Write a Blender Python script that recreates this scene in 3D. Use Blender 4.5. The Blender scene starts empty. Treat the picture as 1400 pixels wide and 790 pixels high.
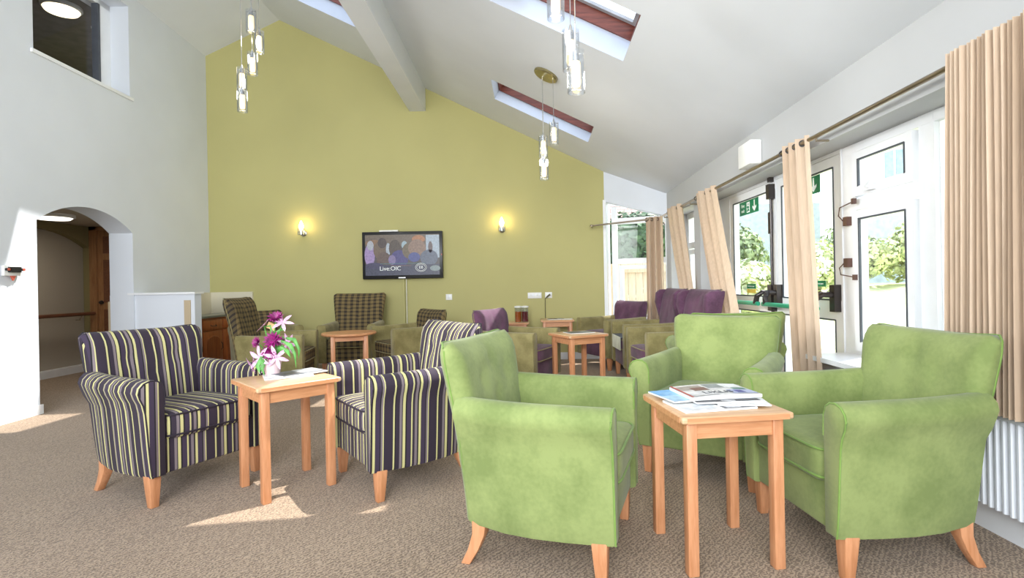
import bpy, bmesh, math, random
from mathutils import Vector, Matrix
random.seed(7)
COL = bpy.context.scene.collection
R = math.radians
PI = math.pi

# ------------------------------------------------------------------ survey of the place
CAM_H, F = 1.1, 720.0
PPX, PPY, ROLL = 728.0, 387.5, 1.1
_S, _C = math.sin(R(ROLL)), math.cos(R(ROLL))
def _uv(x, y):
    dx, dy = x - PPX, y - PPY
    return dx*_C - dy*_S, dx*_S + dy*_C
def on_z(x, y, z=0.0):                      # point seen at (x, y) that lies at height z
    u, v = _uv(x, y); Y = F*(CAM_H - z)/v
    return Vector((u*Y/F, Y, z))
def at(x, y, Y):                            # point seen at (x, y) that lies at distance Y
    u, v = _uv(x, y)
    return Vector((u*Y/F, Y, CAM_H - v*Y/F))
def XL(Y): return -4.5 - .0554*(Y - 4.8)    # plane of the left wall
def XR(Y): return 1.87 + .0186*(7.25 - Y)   # plane of the window wall
YB = 7.6                                    # the green gable wall
RIDGE_X, RIDGE_Z = -3.58, 4.97
def ceil_z(X, Y):
    if X < RIDGE_X: return RIDGE_Z - .465*(RIDGE_X - X)
    ez = 2.30 + .0137*(7.25 - Y)
    t = (X - RIDGE_X)/(XR(Y) - RIDGE_X)
    return RIDGE_Z + (ez - RIDGE_Z)*t

# ------------------------------------------------------------------ materials
def lin(c):
    o = []
    for v in c[:3]:
        v /= 255.0
        o.append(v/12.92 if v <= .04045 else ((v+.055)/1.055)**2.4)
    return (*o, 1.0)
class N:                                     # tiny node-tree helper
    def __init__(s, name):
        s.m = bpy.data.materials.new(name); s.m.use_nodes = True
        s.t = s.m.node_tree; s.b = s.t.nodes['Principled BSDF']; s.out = s.t.nodes['Material Output']
    def n(s, kind, **kw):
        nd = s.t.nodes.new(kind)
        for k, v in kw.items():
            if k in nd.inputs.keys() if hasattr(nd, 'inputs') else False: nd.inputs[k].default_value = v
            else: setattr(nd, k, v)
        return nd
    def l(s, a, b): s.t.links.new(a, b)
    def math(s, op, a, b=None, c=None):
        nd = s.t.nodes.new('ShaderNodeMath'); nd.operation = op
        for i, v in enumerate((a, b, c)):
            if v is None: continue
            if isinstance(v, (int, float)): nd.inputs[i].default_value = v
            else: s.l(v, nd.inputs[i])
        return nd.outputs[0]
    def ramp(s, fac, stops, interp='LINEAR'):
        nd = s.t.nodes.new('ShaderNodeValToRGB'); cr = nd.color_ramp; cr.interpolation = interp
        while len(cr.elements) < len(stops): cr.elements.new(.5)
        for e, (p, c) in zip(cr.elements, stops): e.position = p; e.color = lin(c)
        s.l(fac, nd.inputs[0]); return nd.outputs[0]
    def coord(s, kind='Object'):
        return s.t.nodes.new('ShaderNodeTexCoord').outputs[kind]
    def mapped(s, vec, scale=(1,1,1), rot=(0,0,0)):
        mp = s.t.nodes.new('ShaderNodeMapping'); mp.inputs['Scale'].default_value = scale
        mp.inputs['Rotation'].default_value = rot; s.l(vec, mp.inputs[0]); return mp.outputs[0]
    def noise(s, vec, scale, detail=3, out='Fac'):
        nd = s.t.nodes.new('ShaderNodeTexNoise'); nd.inputs['Scale'].default_value = scale
        nd.inputs['Detail'].default_value = detail; s.l(vec, nd.inputs['Vector']); return nd.outputs[out]
    def bump(s, h, strength=.2, dist=.01):
        nd = s.t.nodes.new('ShaderNodeBump'); nd.inputs['Strength'].default_value = strength
        nd.inputs['Distance'].default_value = dist; s.l(h, nd.inputs['Height']); s.l(nd.outputs[0], s.b.inputs['Normal'])
    def color(s, c): s.l(c, s.b.inputs['Base Color'])
    def setp(s, **kw):
        for k, v in kw.items(): s.b.inputs[k.replace('_', ' ')].default_value = v
        return s
def plain(name, c, rough=.5, metal=0.0, var=.06, scale=8, emit=None, es=1.0):
    m = N(name); m.setp(Roughness=rough, Metallic=metal)
    f = m.noise(m.coord(), scale)
    lo = tuple(max(0, v*(1-var)) for v in c); hi = tuple(min(255, v*(1+var)) for v in c)
    m.color(m.ramp(f, [(.3, lo), (.7, hi)]))
    if emit: m.b.inputs['Emission Color'].default_value = lin(emit); m.b.inputs['Emission Strength'].default_value = es
    return m.m
def wood(name, c1, c2, axis='z', rough=.42, sc=1.0):
    m = N(name); m.setp(Roughness=rough)
    st = {'x': (2, 26, 26), 'y': (26, 2, 26), 'z': (26, 26, 2)}[axis]
    v = m.mapped(m.coord(), tuple(k*sc for k in st))
    a = m.noise(v, 2.2, 4); b = m.noise(v, 9, 2)
    f = m.math('ADD', m.math('MULTIPLY', a, .7), m.math('MULTIPLY', b, .3))
    m.color(m.ramp(f, [(.36, c1), (.62, c2)])); return m.m
def suede(name, c1, c2, scale=5):
    m = N(name); m.setp(Roughness=.85, Sheen_Weight=.14, Sheen_Roughness=.5)
    co = m.coord()
    a = m.noise(co, scale, 5); b = m.noise(co, 60, 2)
    f = m.math('ADD', m.math('MULTIPLY', a, .8), m.math('MULTIPLY', b, .2))
    m.color(m.ramp(f, [(.38, c1), (.62, c2)])); m.bump(b, .12, .004); return m.m
def stripes(name, mode):
    m = N(name); m.setp(Roughness=.85, Sheen_Weight=.05)
    sp = m.n('ShaderNodeSeparateXYZ'); m.l(m.coord(), sp.inputs[0])
    sn = m.n('ShaderNodeSeparateXYZ'); m.l(m.coord('Normal'), sn.inputs[0])
    if mode == 'arm': k = m.math('GREATER_THAN', m.math('ABSOLUTE', sn.outputs[1]), .72)
    else: k = m.math('LESS_THAN', m.math('ABSOLUTE', sn.outputs[0]), .8)
    a = m.math('MULTIPLY', sp.outputs[0], k)
    b = m.math('MULTIPLY', sp.outputs[1], m.math('SUBTRACT', 1.0, k))
    c = m.math('FRACT', m.math('ADD', m.math('MULTIPLY', m.math('ADD', a, b), 4.0), 10.03))
    P, L, G, K, D = (46,35,50), (198,192,134), (124,112,116), (24,19,26), (58,46,66)
    seq = [(0,P),(.10,L),(.135,K),(.16,P),(.24,G),(.29,P),(.31,L),(.37,K),(.40,D),(.50,L),(.53,P),(.58,G),(.64,K),(.67,L),(.72,D),(.82,K),(.84,G),(.88,L),(.905,P)]
    m.color(m.ramp(c, seq, 'CONSTANT'))
    m.bump(m.noise(m.coord(), 180, 2), .1, .003); return m.m
def check(name):
    m = N(name); m.setp(Roughness=.9)
    sp = m.n('ShaderNodeSeparateXYZ'); m.l(m.coord(), sp.inputs[0])
    x = m.math('FRACT', m.math('ADD', m.math('MULTIPLY', sp.outputs[0], 13), 20))
    zz = m.math('ADD', sp.outputs[2], m.math('MULTIPLY', sp.outputs[1], .9))
    z = m.math('FRACT', m.math('ADD', m.math('MULTIPLY', zz, 17), 20))
    a = m.math('GREATER_THAN', x, .52); b = m.math('GREATER_THAN', z, .58)
    s = m.math('ADD', m.math('MULTIPLY', a, .5), m.math('MULTIPLY', b, .42))
    n = m.math('MULTIPLY', m.noise(m.coord(), 90, 2), .15)
    m.color(m.ramp(m.math('ADD', s, n), [(.0, (122,104,66)), (.5, (92,78,50)), (1.0, (44,38,34))])); return m.m
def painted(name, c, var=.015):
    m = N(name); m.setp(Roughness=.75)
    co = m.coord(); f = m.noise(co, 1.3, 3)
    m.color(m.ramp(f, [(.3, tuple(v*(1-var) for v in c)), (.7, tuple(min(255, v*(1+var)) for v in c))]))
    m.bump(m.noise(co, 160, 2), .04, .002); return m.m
def carpet():
    m = N('carpet'); m.setp(Roughness=.95, Sheen_Weight=.15)
    co = m.coord()
    w = m.t.nodes.new('ShaderNodeTexWave'); w.inputs['Scale'].default_value = 16; w.inputs['Distortion'].default_value = 9
    w.inputs['Detail'].default_value = 2.5; w.inputs['Detail Scale'].default_value = 3.2
    m.l(m.mapped(co, (1, 1.5, 1), (0, 0, .5)), w.inputs['Vector'])
    n1 = m.noise(co, 120, 2); n2 = m.noise(co, 1.1, 2)
    f = m.math('ADD', m.math('MULTIPLY', w.outputs['Fac'], .45), m.math('ADD', m.math('MULTIPLY', n1, .4), m.math('MULTIPLY', n2, .2)))
    m.color(m.ramp(f, [(.25, (106,87,69)), (.55, (148,125,101)), (.85, (188,164,137))]))
    m.bump(f, .5, .008); return m.m
def glassy(name, tint=(255,255,255), refl=.10, rough=.0):
    m = N(name); t = m.t; t.nodes.remove(m.b)
    tr = t.nodes.new('ShaderNodeBsdfTransparent'); tr.inputs[0].default_value = lin(tint)
    gl = t.nodes.new('ShaderNodeBsdfGlossy'); gl.inputs['Roughness'].default_value = rough
    lw = t.nodes.new('ShaderNodeLayerWeight'); lw.inputs['Blend'].default_value = .25
    mx = t.nodes.new('ShaderNodeMixShader')
    f = m.math('ADD', m.math('MULTIPLY', lw.outputs['Facing'], refl*2.2), refl*.35)
    t.links.new(f, mx.inputs[0]); t.links.new(tr.outputs[0], mx.inputs[1]); t.links.new(gl.outputs[0], mx.inputs[2])
    t.links.new(mx.outputs[0], m.out.inputs[0]); return m.m
def translucent(name, c, w=.35, rough=.5, scale=(3,3,60)):
    m = N(name); m.setp(Roughness=rough, Sheen_Weight=.3)
    f = m.noise(m.mapped(m.coord(), scale), 3, 3)
    r = m.ramp(f, [(.3, tuple(v*.965 for v in c)), (.7, tuple(min(255, v*1.03) for v in c))]); m.color(r)
    tl = m.t.nodes.new('ShaderNodeBsdfTranslucent'); m.l(r, tl.inputs[0])
    mx = m.t.nodes.new('ShaderNodeMixShader'); mx.inputs[0].default_value = w
    m.l(m.b.outputs[0], mx.inputs[1]); m.l(tl.outputs[0], mx.inputs[2]); m.l(mx.outputs[0], m.out.inputs[0]); return m.m
def colattr(name, rough=.5, emit=0.0):
    m = N(name); m.setp(Roughness=rough)
    a = m.t.nodes.new('ShaderNodeAttribute'); a.attribute_name = 'Col'
    n = m.noise(m.coord(), 40, 3)
    mx = m.t.nodes.new('ShaderNodeMix'); mx.data_type = 'RGBA'; mx.blend_type = 'MULTIPLY'; mx.inputs[0].default_value = .5
    m.l(a.outputs['Color'], mx.inputs[6]); m.l(m.ramp(n, [(.3, (190,190,190)), (.6, (255,255,255))]), mx.inputs[7])
    m.color(mx.outputs[2])
    if emit: m.l(mx.outputs[2], m.b.inputs['Emission Color']); m.b.inputs['Emission Strength'].default_value = emit
    return m.m
def glow(name, c, s):
    m = N(name); m.b.inputs['Base Color'].default_value = lin(c); m.b.inputs['Emission Color'].default_value = lin(c)
    m.b.inputs['Emission Strength'].default_value = s; return m.m

M = dict(
    white2=painted('shaded_wall_paint', (184,185,185)), white=painted('white_wall_paint', (217,222,229)), ceil=painted('ceiling_paint', (223,227,232)), green=painted('olive_wall_paint', (182,176,118)),  # white2: wall white darkened, shade of the window wall put in the colour
    cream=painted('cream_boarding', (214,207,184)), beige=painted('beige_trim', (190,172,142)), gloss=plain('white_gloss', (236,238,240), .3, var=.01), shaft=plain('shaft_white', (186,194,208), .5, var=.01),
    upvc=plain('white_window_frame', (236,238,240), .28, var=.01), gasket=plain('dark_gasket', (70,75,82), .5),
    carpet=carpet(), lime=suede('lime_suede', (113,128,70), (139,152,91)), limepipe=suede('lime_piping', (104,134,58), (120,150,70)),
    stripe_arm=stripes('stripe_fabric_arms', 'arm'), stripe=stripes('stripe_fabric', 'body'), darkpipe=plain('dark_piping', (38,30,42), .7),
    olive=suede('olive_corduroy', (120,110,66), (144,134,86), 8), check=check('check_fabric'), purple=suede('purple_fabric', (72,42,62), (100,62,88), 6),
    beech=wood('beech_legs', (188,126,84), (210,150,108), 'z'), beechx=wood('beech_rail', (192,132,88), (214,156,112), 'x'), beechtop=wood('beech_top', (196,154,114), (214,178,140), 'x', .3),
    mahog=wood('skylight_timber', (92,44,34), (128,66,50), 'x', .4), pine=wood('dresser_wood', (140,72,34), (172,94,48), 'z', .35), pinedk=wood('dresser_panel', (120,58,26), (158,84,42), 'z', .35),
    doorwood=wood('door_wood', (134,92,58), (164,118,78), 'z', .4), rail=wood('rail_wood', (92,56,38), (120,76,52), 'y', .4),
    sash=plain('skylight_sash_grey', (170,172,176), .4), stone=plain('grey_worktop', (120,122,116), .3), chrome=plain('brushed_chrome', (200,200,200), .2, 1.0, .03), steel=plain('rod_steel', (150,138,120), .3, .9), brass=plain('antique_brass', (150,140,100), .3, .8),
    black=plain('black_plastic', (24,24,26), .35), hard=plain('dark_bronze_hardware', (52,46,44), .35, .3), brown=plain('brown_restrictor', (92,66,56), .4),
    curtain=translucent('curtain_silk', (200,176,150), .16, .5, (26,26,2.5)), glass=glassy('window_glass', (255,255,255), .03), tube=glassy('clear_tube_glass', (248,250,252), .28), frost=translucent('frosted_pane', (250,252,255), .6, .4),
    bulb=glow('warm_bulb', (255,222,160), 1.7), flame=glow('wall_bulb', (255,220,150), 22.0), disc=glow('ceiling_disc_glow', (255,238,200), 2.6), disc2=glow('corridor_disc_glow', (255,250,235), 2.2),
    rad=plain('radiator_enamel', (226,230,236), .35, var=.01), sgreen=plain('sign_green', (14,128,84), .4, var=.02), pushgreen=plain('push_bar_green', (20,140,104), .3), syellow=plain('sign_yellow', (226,200,90), .5), swhite=plain('sign_white', (244,248,246), .5, var=.01),
    plastic=plain('white_plastic', (236,236,232), .4, var=.01), cable=plain('cable_white', (204,202,180), .5), darkcable=plain('cable_dark', (88,84,56), .5),
    col=colattr('printed_paper', .45), screen=colattr('tv_picture', .2, .4), paper=plain('paper_pages', (236,238,238), .6), red=plain('red_reset', (190,90,70), .5),
    pot=plain('pale_pink_pot', (232,206,208), .35), leaf=plain('leaf_green', (82,146,62), .45, var=.15, scale=30), petal=plain('pink_petal', (226,176,212), .5, var=.16, scale=60), magenta=plain('magenta_petal', (122,20,92), .5, var=.35, scale=40), label=plain('kraft_tag', (196,164,112), .7),
    amber=plain('amber_juice', (190,92,24), .15), berry=plain('berry_juice', (112,20,44), .15), grey=plain('grey_cloth', (82,86,94), .8),
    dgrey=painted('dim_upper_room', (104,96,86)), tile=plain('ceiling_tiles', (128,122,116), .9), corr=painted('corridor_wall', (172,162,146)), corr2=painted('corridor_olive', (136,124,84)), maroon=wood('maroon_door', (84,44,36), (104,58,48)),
    lawn=plain('lawn_grass', (220,222,168), .9, var=.12, scale=3), patio=plain('patio_slabs', (158,156,152), .9), hedge=plain('hedge_leaf', (142,158,112), .6, var=.35, scale=5), hedge2=plain('light_bush_leaf', (188,196,146), .6, var=.3, scale=5), tree=plain('dark_tree_leaf', (74,100,66), .6, var=.3, scale=4), blossom=plain('white_blossom', (246,246,242), .6),  # lawn, hedge, hedge2: lightened and desaturated to hold overexposed haze
    bluewall=plain('blue_render', (184,196,204), .8), creamwall=plain('cream_render', (244,240,226), .8), winblue=plain('far_pane', (160,186,208), .15), fence=wood('pale_fence', (206,184,156), (224,206,180), 'z'), trunk=plain('bark', (92,76,60), .9),  # bluewall, creamwall: paled, overexposure put into the colour
)
def roof_tiles():
    m = N('roof_tiles'); m.setp(Roughness=.85)
    b = m.t.nodes.new('ShaderNodeTexBrick'); b.inputs['Scale'].default_value = 2.2
    b.inputs['Color1'].default_value = lin((176,150,140)); b.inputs['Color2'].default_value = lin((194,170,158)); b.inputs['Mortar'].default_value = lin((120,100,96))
    m.l(m.coord(), b.inputs['Vector']); m.color(b.outputs[0]); return m.m
M['roof'] = roof_tiles()

# ------------------------------------------------------------------ mesh helpers
class MB:
    def __init__(s): s.v = []; s.f = []; s.c = []
    def add(s, vs, fs, col=None):
        o = len(s.v); s.v += [tuple(p) for p in vs]
        for f in fs: s.f.append([i+o for i in f]); s.c.append(col)
        return s
    def box(s, x0, x1, y0, y1, z0, z1, col=None, fn=None):
        vs = [(x, y, z) for z in (z0, z1) for x, y in ((x0, y0), (x1, y0), (x1, y1), (x0, y1))]
        if fn: vs = [fn(*p) for p in vs]
        return s.add(vs, [(3,2,1,0),(4,5,6,7),(0,1,5,4),(1,2,6,5),(2,3,7,6),(3,0,4,7)], col)
    def hexa(s, vs, col=None):              # eight corners, bottom ring then top ring
        return s.add(vs, [(3,2,1,0),(4,5,6,7),(0,1,5,4),(1,2,6,5),(2,3,7,6),(3,0,4,7)], col)
    def quad(s, a, b, c, d, col=None): return s.add([a, b, c, d], [(0,1,2,3)], col)
    def loft(s, rings, closed=True, caps=True):
        n = len(rings[0]); vs = [p for r in rings for p in r]; fs = []
        for i in range(len(rings)-1):
            for j in range(n if closed else n-1):
                k = (j+1) % n
                fs.append((i*n+j, i*n+k, (i+1)*n+k, (i+1)*n+j))
        if caps and closed: fs += [tuple(range(n))[::-1], tuple(range((len(rings)-1)*n, len(rings)*n))]
        return s.add(vs, fs)
    def tube(s, pts, r, n=8, caps=True, closed=False):
        pts = [Vector(p) for p in pts]; rings = []
        rr = r if isinstance(r, (list, tuple)) else [r]*len(pts)
        up = Vector((0.31, .17, .93)).normalized()
        for i, p in enumerate(pts):
            a = pts[i-1] if (i or closed) else p; b = pts[(i+1) % len(pts)] if (i < len(pts)-1 or closed) else p
            d = (b-a); d = d.normalized() if d.length > 1e-9 else Vector((0,0,1))
            x = d.cross(up); x = x.normalized() if x.length > 1e-4 else d.orthogonal().normalized()
            y = d.cross(x).normalized()
            rings.append([p + (x*math.cos(2*PI*k/n) + y*math.sin(2*PI*k/n))*rr[i] for k in range(n)])
        if closed: rings.append(rings[0]); caps = False
        return s.loft(rings, True, caps)
    def lathe(s, prof, c=(0,0,0), n=24, caps=True):
        return s.loft([[(c[0]+r*math.cos(2*PI*k/n), c[1]+r*math.sin(2*PI*k/n), c[2]+z) for k in range(n)] for r, z in prof], True, caps)
    def cyl(s, a, b, r, n=16): return s.tube([a, b], r, n)
    def build(s, name, mat, parent=None, smooth=40, bevel=0, seg=2, mw=None):
        me = bpy.data.meshes.new(name); me.from_pydata(s.v, [], s.f)
        bm = bmesh.new(); bm.from_mesh(me)
        if bevel:
            bmesh.ops.remove_doubles(bm, verts=bm.verts, dist=1e-6)
            es = [e for e in bm.edges if len(e.link_faces) == 2 and e.calc_face_angle(0) > .5]
            bmesh.ops.bevel(bm, geom=es, offset=bevel, segments=seg, profile=.5, affect='EDGES', clamp_overlap=True)
        bmesh.ops.recalc_face_normals(bm, faces=bm.faces)
        bm.to_mesh(me); bm.free()
        if any(c is not None for c in s.c) and not bevel:
            at_ = me.color_attributes.new('Col', 'FLOAT_COLOR', 'CORNER')
            for p in me.polygons:
                c = lin(s.c[p.index] or (200,200,200))
                for li in p.loop_indices: at_.data[li].color = c
        if smooth:
            me.polygons.foreach_set('use_smooth', [True]*len(me.polygons)); me.set_sharp_from_angle(angle=R(smooth))
        me.materials.append(M[mat])
        o = bpy.data.objects.new(name, me); COL.objects.link(o)
        if parent is not None: o.parent = parent
        return o
def tag(o, label=None, cat=None, group=None, kind=None):
    if label: o['label'] = label
    if cat: o['category'] = cat
    if group: o['group'] = group
    if kind: o['kind'] = kind
    return o
def thing(name, label, cat, loc=(0,0,0), rz=0.0, group=None):
    o = bpy.data.objects.new(name, None); COL.objects.link(o); o.empty_display_size = .1
    o.location = loc; o.rotation_euler = (0, 0, rz)
    return tag(o, label, cat, group)
def copy_tree(o, parent=None):
    c = o.copy(); COL.objects.link(c)
    if parent is not None: c.parent = parent
    for ch in list(o.children): copy_tree(ch, c)
    return c
def struct(o): o['kind'] = 'structure'; return o
def text(name, body, size, mat, mw, parent=None, align='CENTER', depth=.0006):
    cu = bpy.data.curves.new('lettering', 'FONT'); cu.body = body; cu.size = size; cu.align_x = align; cu.align_y = 'CENTER'; cu.extrude = depth
    to = bpy.data.objects.new('lettering', cu); COL.objects.link(to)
    bpy.context.view_layer.update()
    me = bpy.data.meshes.new_from_object(to.evaluated_get(bpy.context.evaluated_depsgraph_get()))
    bpy.data.objects.remove(to); me.materials.clear(); me.materials.append(M[mat]); me.transform(mw)
    o = bpy.data.objects.new(name, me); COL.objects.link(o)
    if parent is not None: o.parent = parent
    return o
def frame_mw(o, x, y):                       # matrix with local x, y along the given world directions
    x = Vector(x).normalized(); y = Vector(y).normalized(); z = x.cross(y)
    m = Matrix((x, y, z)).transposed().to_4x4(); m.translation = Vector(o); return m

# ------------------------------------------------------------------ room shell
Y0 = -1.6
mb = MB(); mb.box(-7.6, 2.4, Y0, 8.3, -.12, 0)
struct(mb.build('floor', 'carpet', smooth=0))

# left wall with arch and gallery opening (both 4.79..6.05)
TH = .27
def lw(s, d, z): return (XL(s) - d, s, z)
mb = MB()
def lseg(s0, s1, za0, za1, zb0, zb1):        # a wall piece with sloping bottom / top
    mb.hexa([lw(s0,0,za0), lw(s1,0,za1), lw(s1,TH,za1), lw(s0,TH,za0), lw(s0,0,zb0), lw(s1,0,zb1), lw(s1,TH,zb1), lw(s0,TH,zb0)])
A0, A1, ASP, AAP = 4.79, 6.03, 1.765, 1.965
AC, AH = (A0+A1)/2, (A1-A0)/2
ARr = (AH*AH + (AAP-ASP)**2)/(2*(AAP-ASP))
def arch_z(s, c=AC, sp=ASP, ap=AAP, h=AH):
    rr = (h*h + (ap-sp)**2)/(2*(ap-sp)); return ap - rr + math.sqrt(max(0, rr*rr - (s-c)**2))
lseg(Y0, A0, 0, 0, 5.1, 5.1); lseg(A1, YB+.25, 0, 0, 5.1, 5.1)
NS = 24
for i in range(NS):
    s0 = A0 + (A1-A0)*i/NS; s1 = A0 + (A1-A0)*(i+1)/NS
    lseg(s0, s1, arch_z(s0), arch_z(s1), 3.31, 3.31)
lseg(A0, A1, 4.36, 4.36, 5.1, 5.1)
struct(mb.build('wall_left', 'white', smooth=30))
# upper gallery window: sill, frame, pane; dim room behind
mb = MB(); mb.box(A0-.03, A1+.04, -.02, TH+.02, 3.285, 3.318, fn=lambda s, d, z: lw(s, d, z))
gw = struct(mb.build('window_1', 'gloss', smooth=0))
mb = MB()
for a, b, c, d in ((A0, A0+.05, 3.318, 4.36), (A1-.17, A1, 3.318, 4.36), (A0, A1, 4.3, 4.36)):
    mb.box(a, b, TH-.06, TH-.01, c, d, fn=lambda s, dd, z: lw(s, dd, z))
mb.build('window_frame', 'upvc', gw, smooth=0)
mb = MB(); mb.box(A1-.2, A1-.165, TH-.07, TH, 3.318, 4.3, fn=lambda s, d, z: lw(s, d, z)); mb.build('window_gasket', 'grey', gw, smooth=0)
mb = MB(); mb.box(A0+.05, A1-.2, TH-.04, TH-.035, 3.318, 4.3, fn=lambda s, d, z: lw(s, d, z)); mb.build('window_pane', 'glass', gw, smooth=0)
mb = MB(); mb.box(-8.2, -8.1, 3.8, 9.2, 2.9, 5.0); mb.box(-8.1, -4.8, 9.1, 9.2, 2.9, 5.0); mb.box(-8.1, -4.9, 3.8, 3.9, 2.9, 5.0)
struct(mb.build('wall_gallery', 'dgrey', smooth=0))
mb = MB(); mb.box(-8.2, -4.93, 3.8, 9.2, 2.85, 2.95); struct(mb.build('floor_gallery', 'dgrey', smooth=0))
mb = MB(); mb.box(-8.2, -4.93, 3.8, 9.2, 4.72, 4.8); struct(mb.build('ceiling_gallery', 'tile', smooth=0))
mb = MB(); mb.box(-8.09, -8.04, 7.0, 8.0, 2.95, 3.98); struct(mb.build('door_1', 'maroon', smooth=0))
# ceiling disc and detector upstairs
p = at(84, 8, 1); zc = 4.72
def on_up(x, y, z):
    u, v = _uv(x, y); Y = (z-CAM_H)*F/(-v); return Vector((u*Y/F, Y, z))
p = on_up(84, 8, zc)
t = thing('ceiling_light', 'round glowing ceiling disc seen through the upper gallery window', 'ceiling light', p)
mb = MB(); mb.lathe([(.21,0),(.21,-.03),(.19,-.05)], n=32); mb.build('rim', 'plastic', t)
mb = MB(); mb.lathe([(.19,-.045),(.17,-.075),(.10,-.09),(.01,-.095)], n=32); mb.build('diffuser', 'disc', t)
p = on_up(132, 38, zc)
mb = MB(); mb.lathe([(.06,0),(.055,-.03),(.02,-.05)], n=20); o = mb.build('smoke_detector', 'plastic'); o.location = p
tag(o, 'small round white detector on the ceiling beyond the upper gallery window', 'smoke detector')

# corridor behind the arch
mb = MB(); mb.box(-6.35, -6.25, 4.2, 5.95, 0, 2.2); mb.box(-6.35, -6.25, 7.45, 7.6, 0, 2.2)
RC, RH = 6.7, .75
for i in range(16):
    s0 = RC-RH+2*RH*i/16; s1 = RC-RH+2*RH*(i+1)/16
    z0, z1 = arch_z(s0, RC, 1.72, 1.93, RH), arch_z(s1, RC, 1.72, 1.93, RH)
    mb.hexa([(-6.35,s0,z0),(-6.25,s0,z0),(-6.25,s1,z1),(-6.35,s1,z1),(-6.35,s0,2.2),(-6.25,s0,2.2),(-6.25,s1,2.2),(-6.35,s1,2.2)])
struct(mb.build('wall_corridor', 'corr2', smooth=30))
mb = MB(); mb.box(-6.45, -6.36, 5.8, 7.6, 0, 2.0); struct(mb.build('wall_recess', 'corr', smooth=0))
mb = MB(); mb.box(-6.35, -4.95, 7.5, 7.6, 0, 2.2); mb.box(-6.35, -4.8, 4.2, 4.3, 0, 2.2); struct(mb.build('wall_corridor_end', 'corr2', smooth=0))
mb = MB(); mb.box(-6.4, XL(6)-.2, 4.2, 7.6, 2.02, 2.2); struct(mb.build('ceiling_corridor', 'corr', smooth=0))
mb = MB(); mb.box(-6.36, -6.235, 4.3, 7.5, 0, .09); struct(mb.build('baseboard_corridor', 'gloss', smooth=0))
d = MB(); d.box(-6.24, -6.14, 7.42, 7.5, 0, 2.05); d.box(-5.4, -5.3, 7.42, 7.5, 0, 2.05); d.box(-6.24, -5.3, 7.42, 7.5, 1.97, 2.05)
dd = struct(d.build('door_2', 'doorwood', smooth=0))
mb = MB(); mb.box(-6.14, -5.4, 7.45, 7.49, 0, 1.97)
leafo = mb.build('door_leaf', 'doorwood', dd, smooth=0)
mb = MB()
for za, zb in ((.15,.85),(.95,1.55),(1.64,1.88)): mb.box(-6.06, -5.5, 7.44, 7.455, za, zb)
mb.build('door_panel', 'rail', leafo, smooth=0)
mb = MB(); mb.lathe([(.0,0),(.025,0),(.03,.02),(.02,.04),(.0,.045)], n=14); k = mb.build('door_knob', 'hard', leafo); k.matrix_basis = Matrix.Translation((-6.09, 7.45, .95)) @ Matrix.Rotation(R(90), 4, 'X')
t = thing('handrail', 'dark wooden handrail on the far wall of the corridor beyond the arch', 'handrail', (-6.25, 5.9, 0))
mb = MB(); mb.tube([(.085,-1.5,.80),(.085,1.5,.80)], .024, 10); mb.build('rail', 'rail', t)
for yy in (-1.2, .2, 1.3):
    mb = MB(); mb.tube([(.0,yy,.72),(.05,yy,.72),(.085,yy,.79)], .009, 8); mb.build('bracket', 'chrome', t)
p = on_up(76, 295, 2.14)
t = thing('ceiling_light', 'flat round glowing ceiling light just inside the corridor arch', 'ceiling light', (-5.62, 6.2, 2.02))
mb = MB(); mb.lathe([(.20,0),(.20,-.03),(.18,-.04)], n=32); mb.build('rim', 'plastic', t)
mb = MB(); mb.lathe([(.18,-.035),(.15,-.06),(.01,-.07)], n=32); mb.build('diffuser', 'disc2', t)

# green gable wall, angled wall piece
GX = 1.055
mb = MB()
pts = [(-4.95,0),(GX,0),(GX,2.72),(RIDGE_X,5.1),(-4.95,4.5)]
mb.loft([[(x,YB,z) for x,z in pts],[(x,YB+.22,z) for x,z in pts]])
struct(mb.build('wall_back', 'green', smooth=0))
# angled window wall from (GX,YB) to (XR(7.25),7.25)
cA = Vector((GX, YB, 0)); cB = Vector((XR(7.25), 7.25, 0)); adir = (cB-cA).normalized(); anorm = Vector((-adir.y, adir.x, 0))
AL = (cB-cA).length
def aw(s, d, z): q = cA + adir*s + anorm*d; return (q.x, q.y, z)
mb = MB()
hz = lambda s: 2.265 - (s/AL)*.27            # head slopes with the ceiling
mb.hexa([aw(0,0,hz(0)),aw(AL,0,hz(AL)),aw(AL,.28,hz(AL)),aw(0,.28,hz(0)),aw(0,0,3.0),aw(AL,0,2.6),aw(AL,.28,2.6),aw(0,.28,3.0)])
mb.hexa([aw(0,0,0),aw(AL,0,0),aw(AL,.28,0),aw(0,.28,0),aw(0,0,.56),aw(AL,0,.56),aw(AL,.28,.56),aw(0,.28,.56)])
struct(mb.build('wall_angled', 'white', smooth=0))
mb = MB(); mb.hexa([(GX-.02,YB-.012,0),(GX+.02,YB-.012,0),(GX+.12,YB+.3,0),(GX-.02,YB+.24,0),(GX-.02,YB-.012,hz(0)+.02),(GX+.02,YB-.012,hz(0)+.02),(GX+.12,YB+.3,hz(0)),(GX-.02,YB+.24,hz(0))])
struct(mb.build('trim_1', 'gloss', smooth=0))
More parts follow.
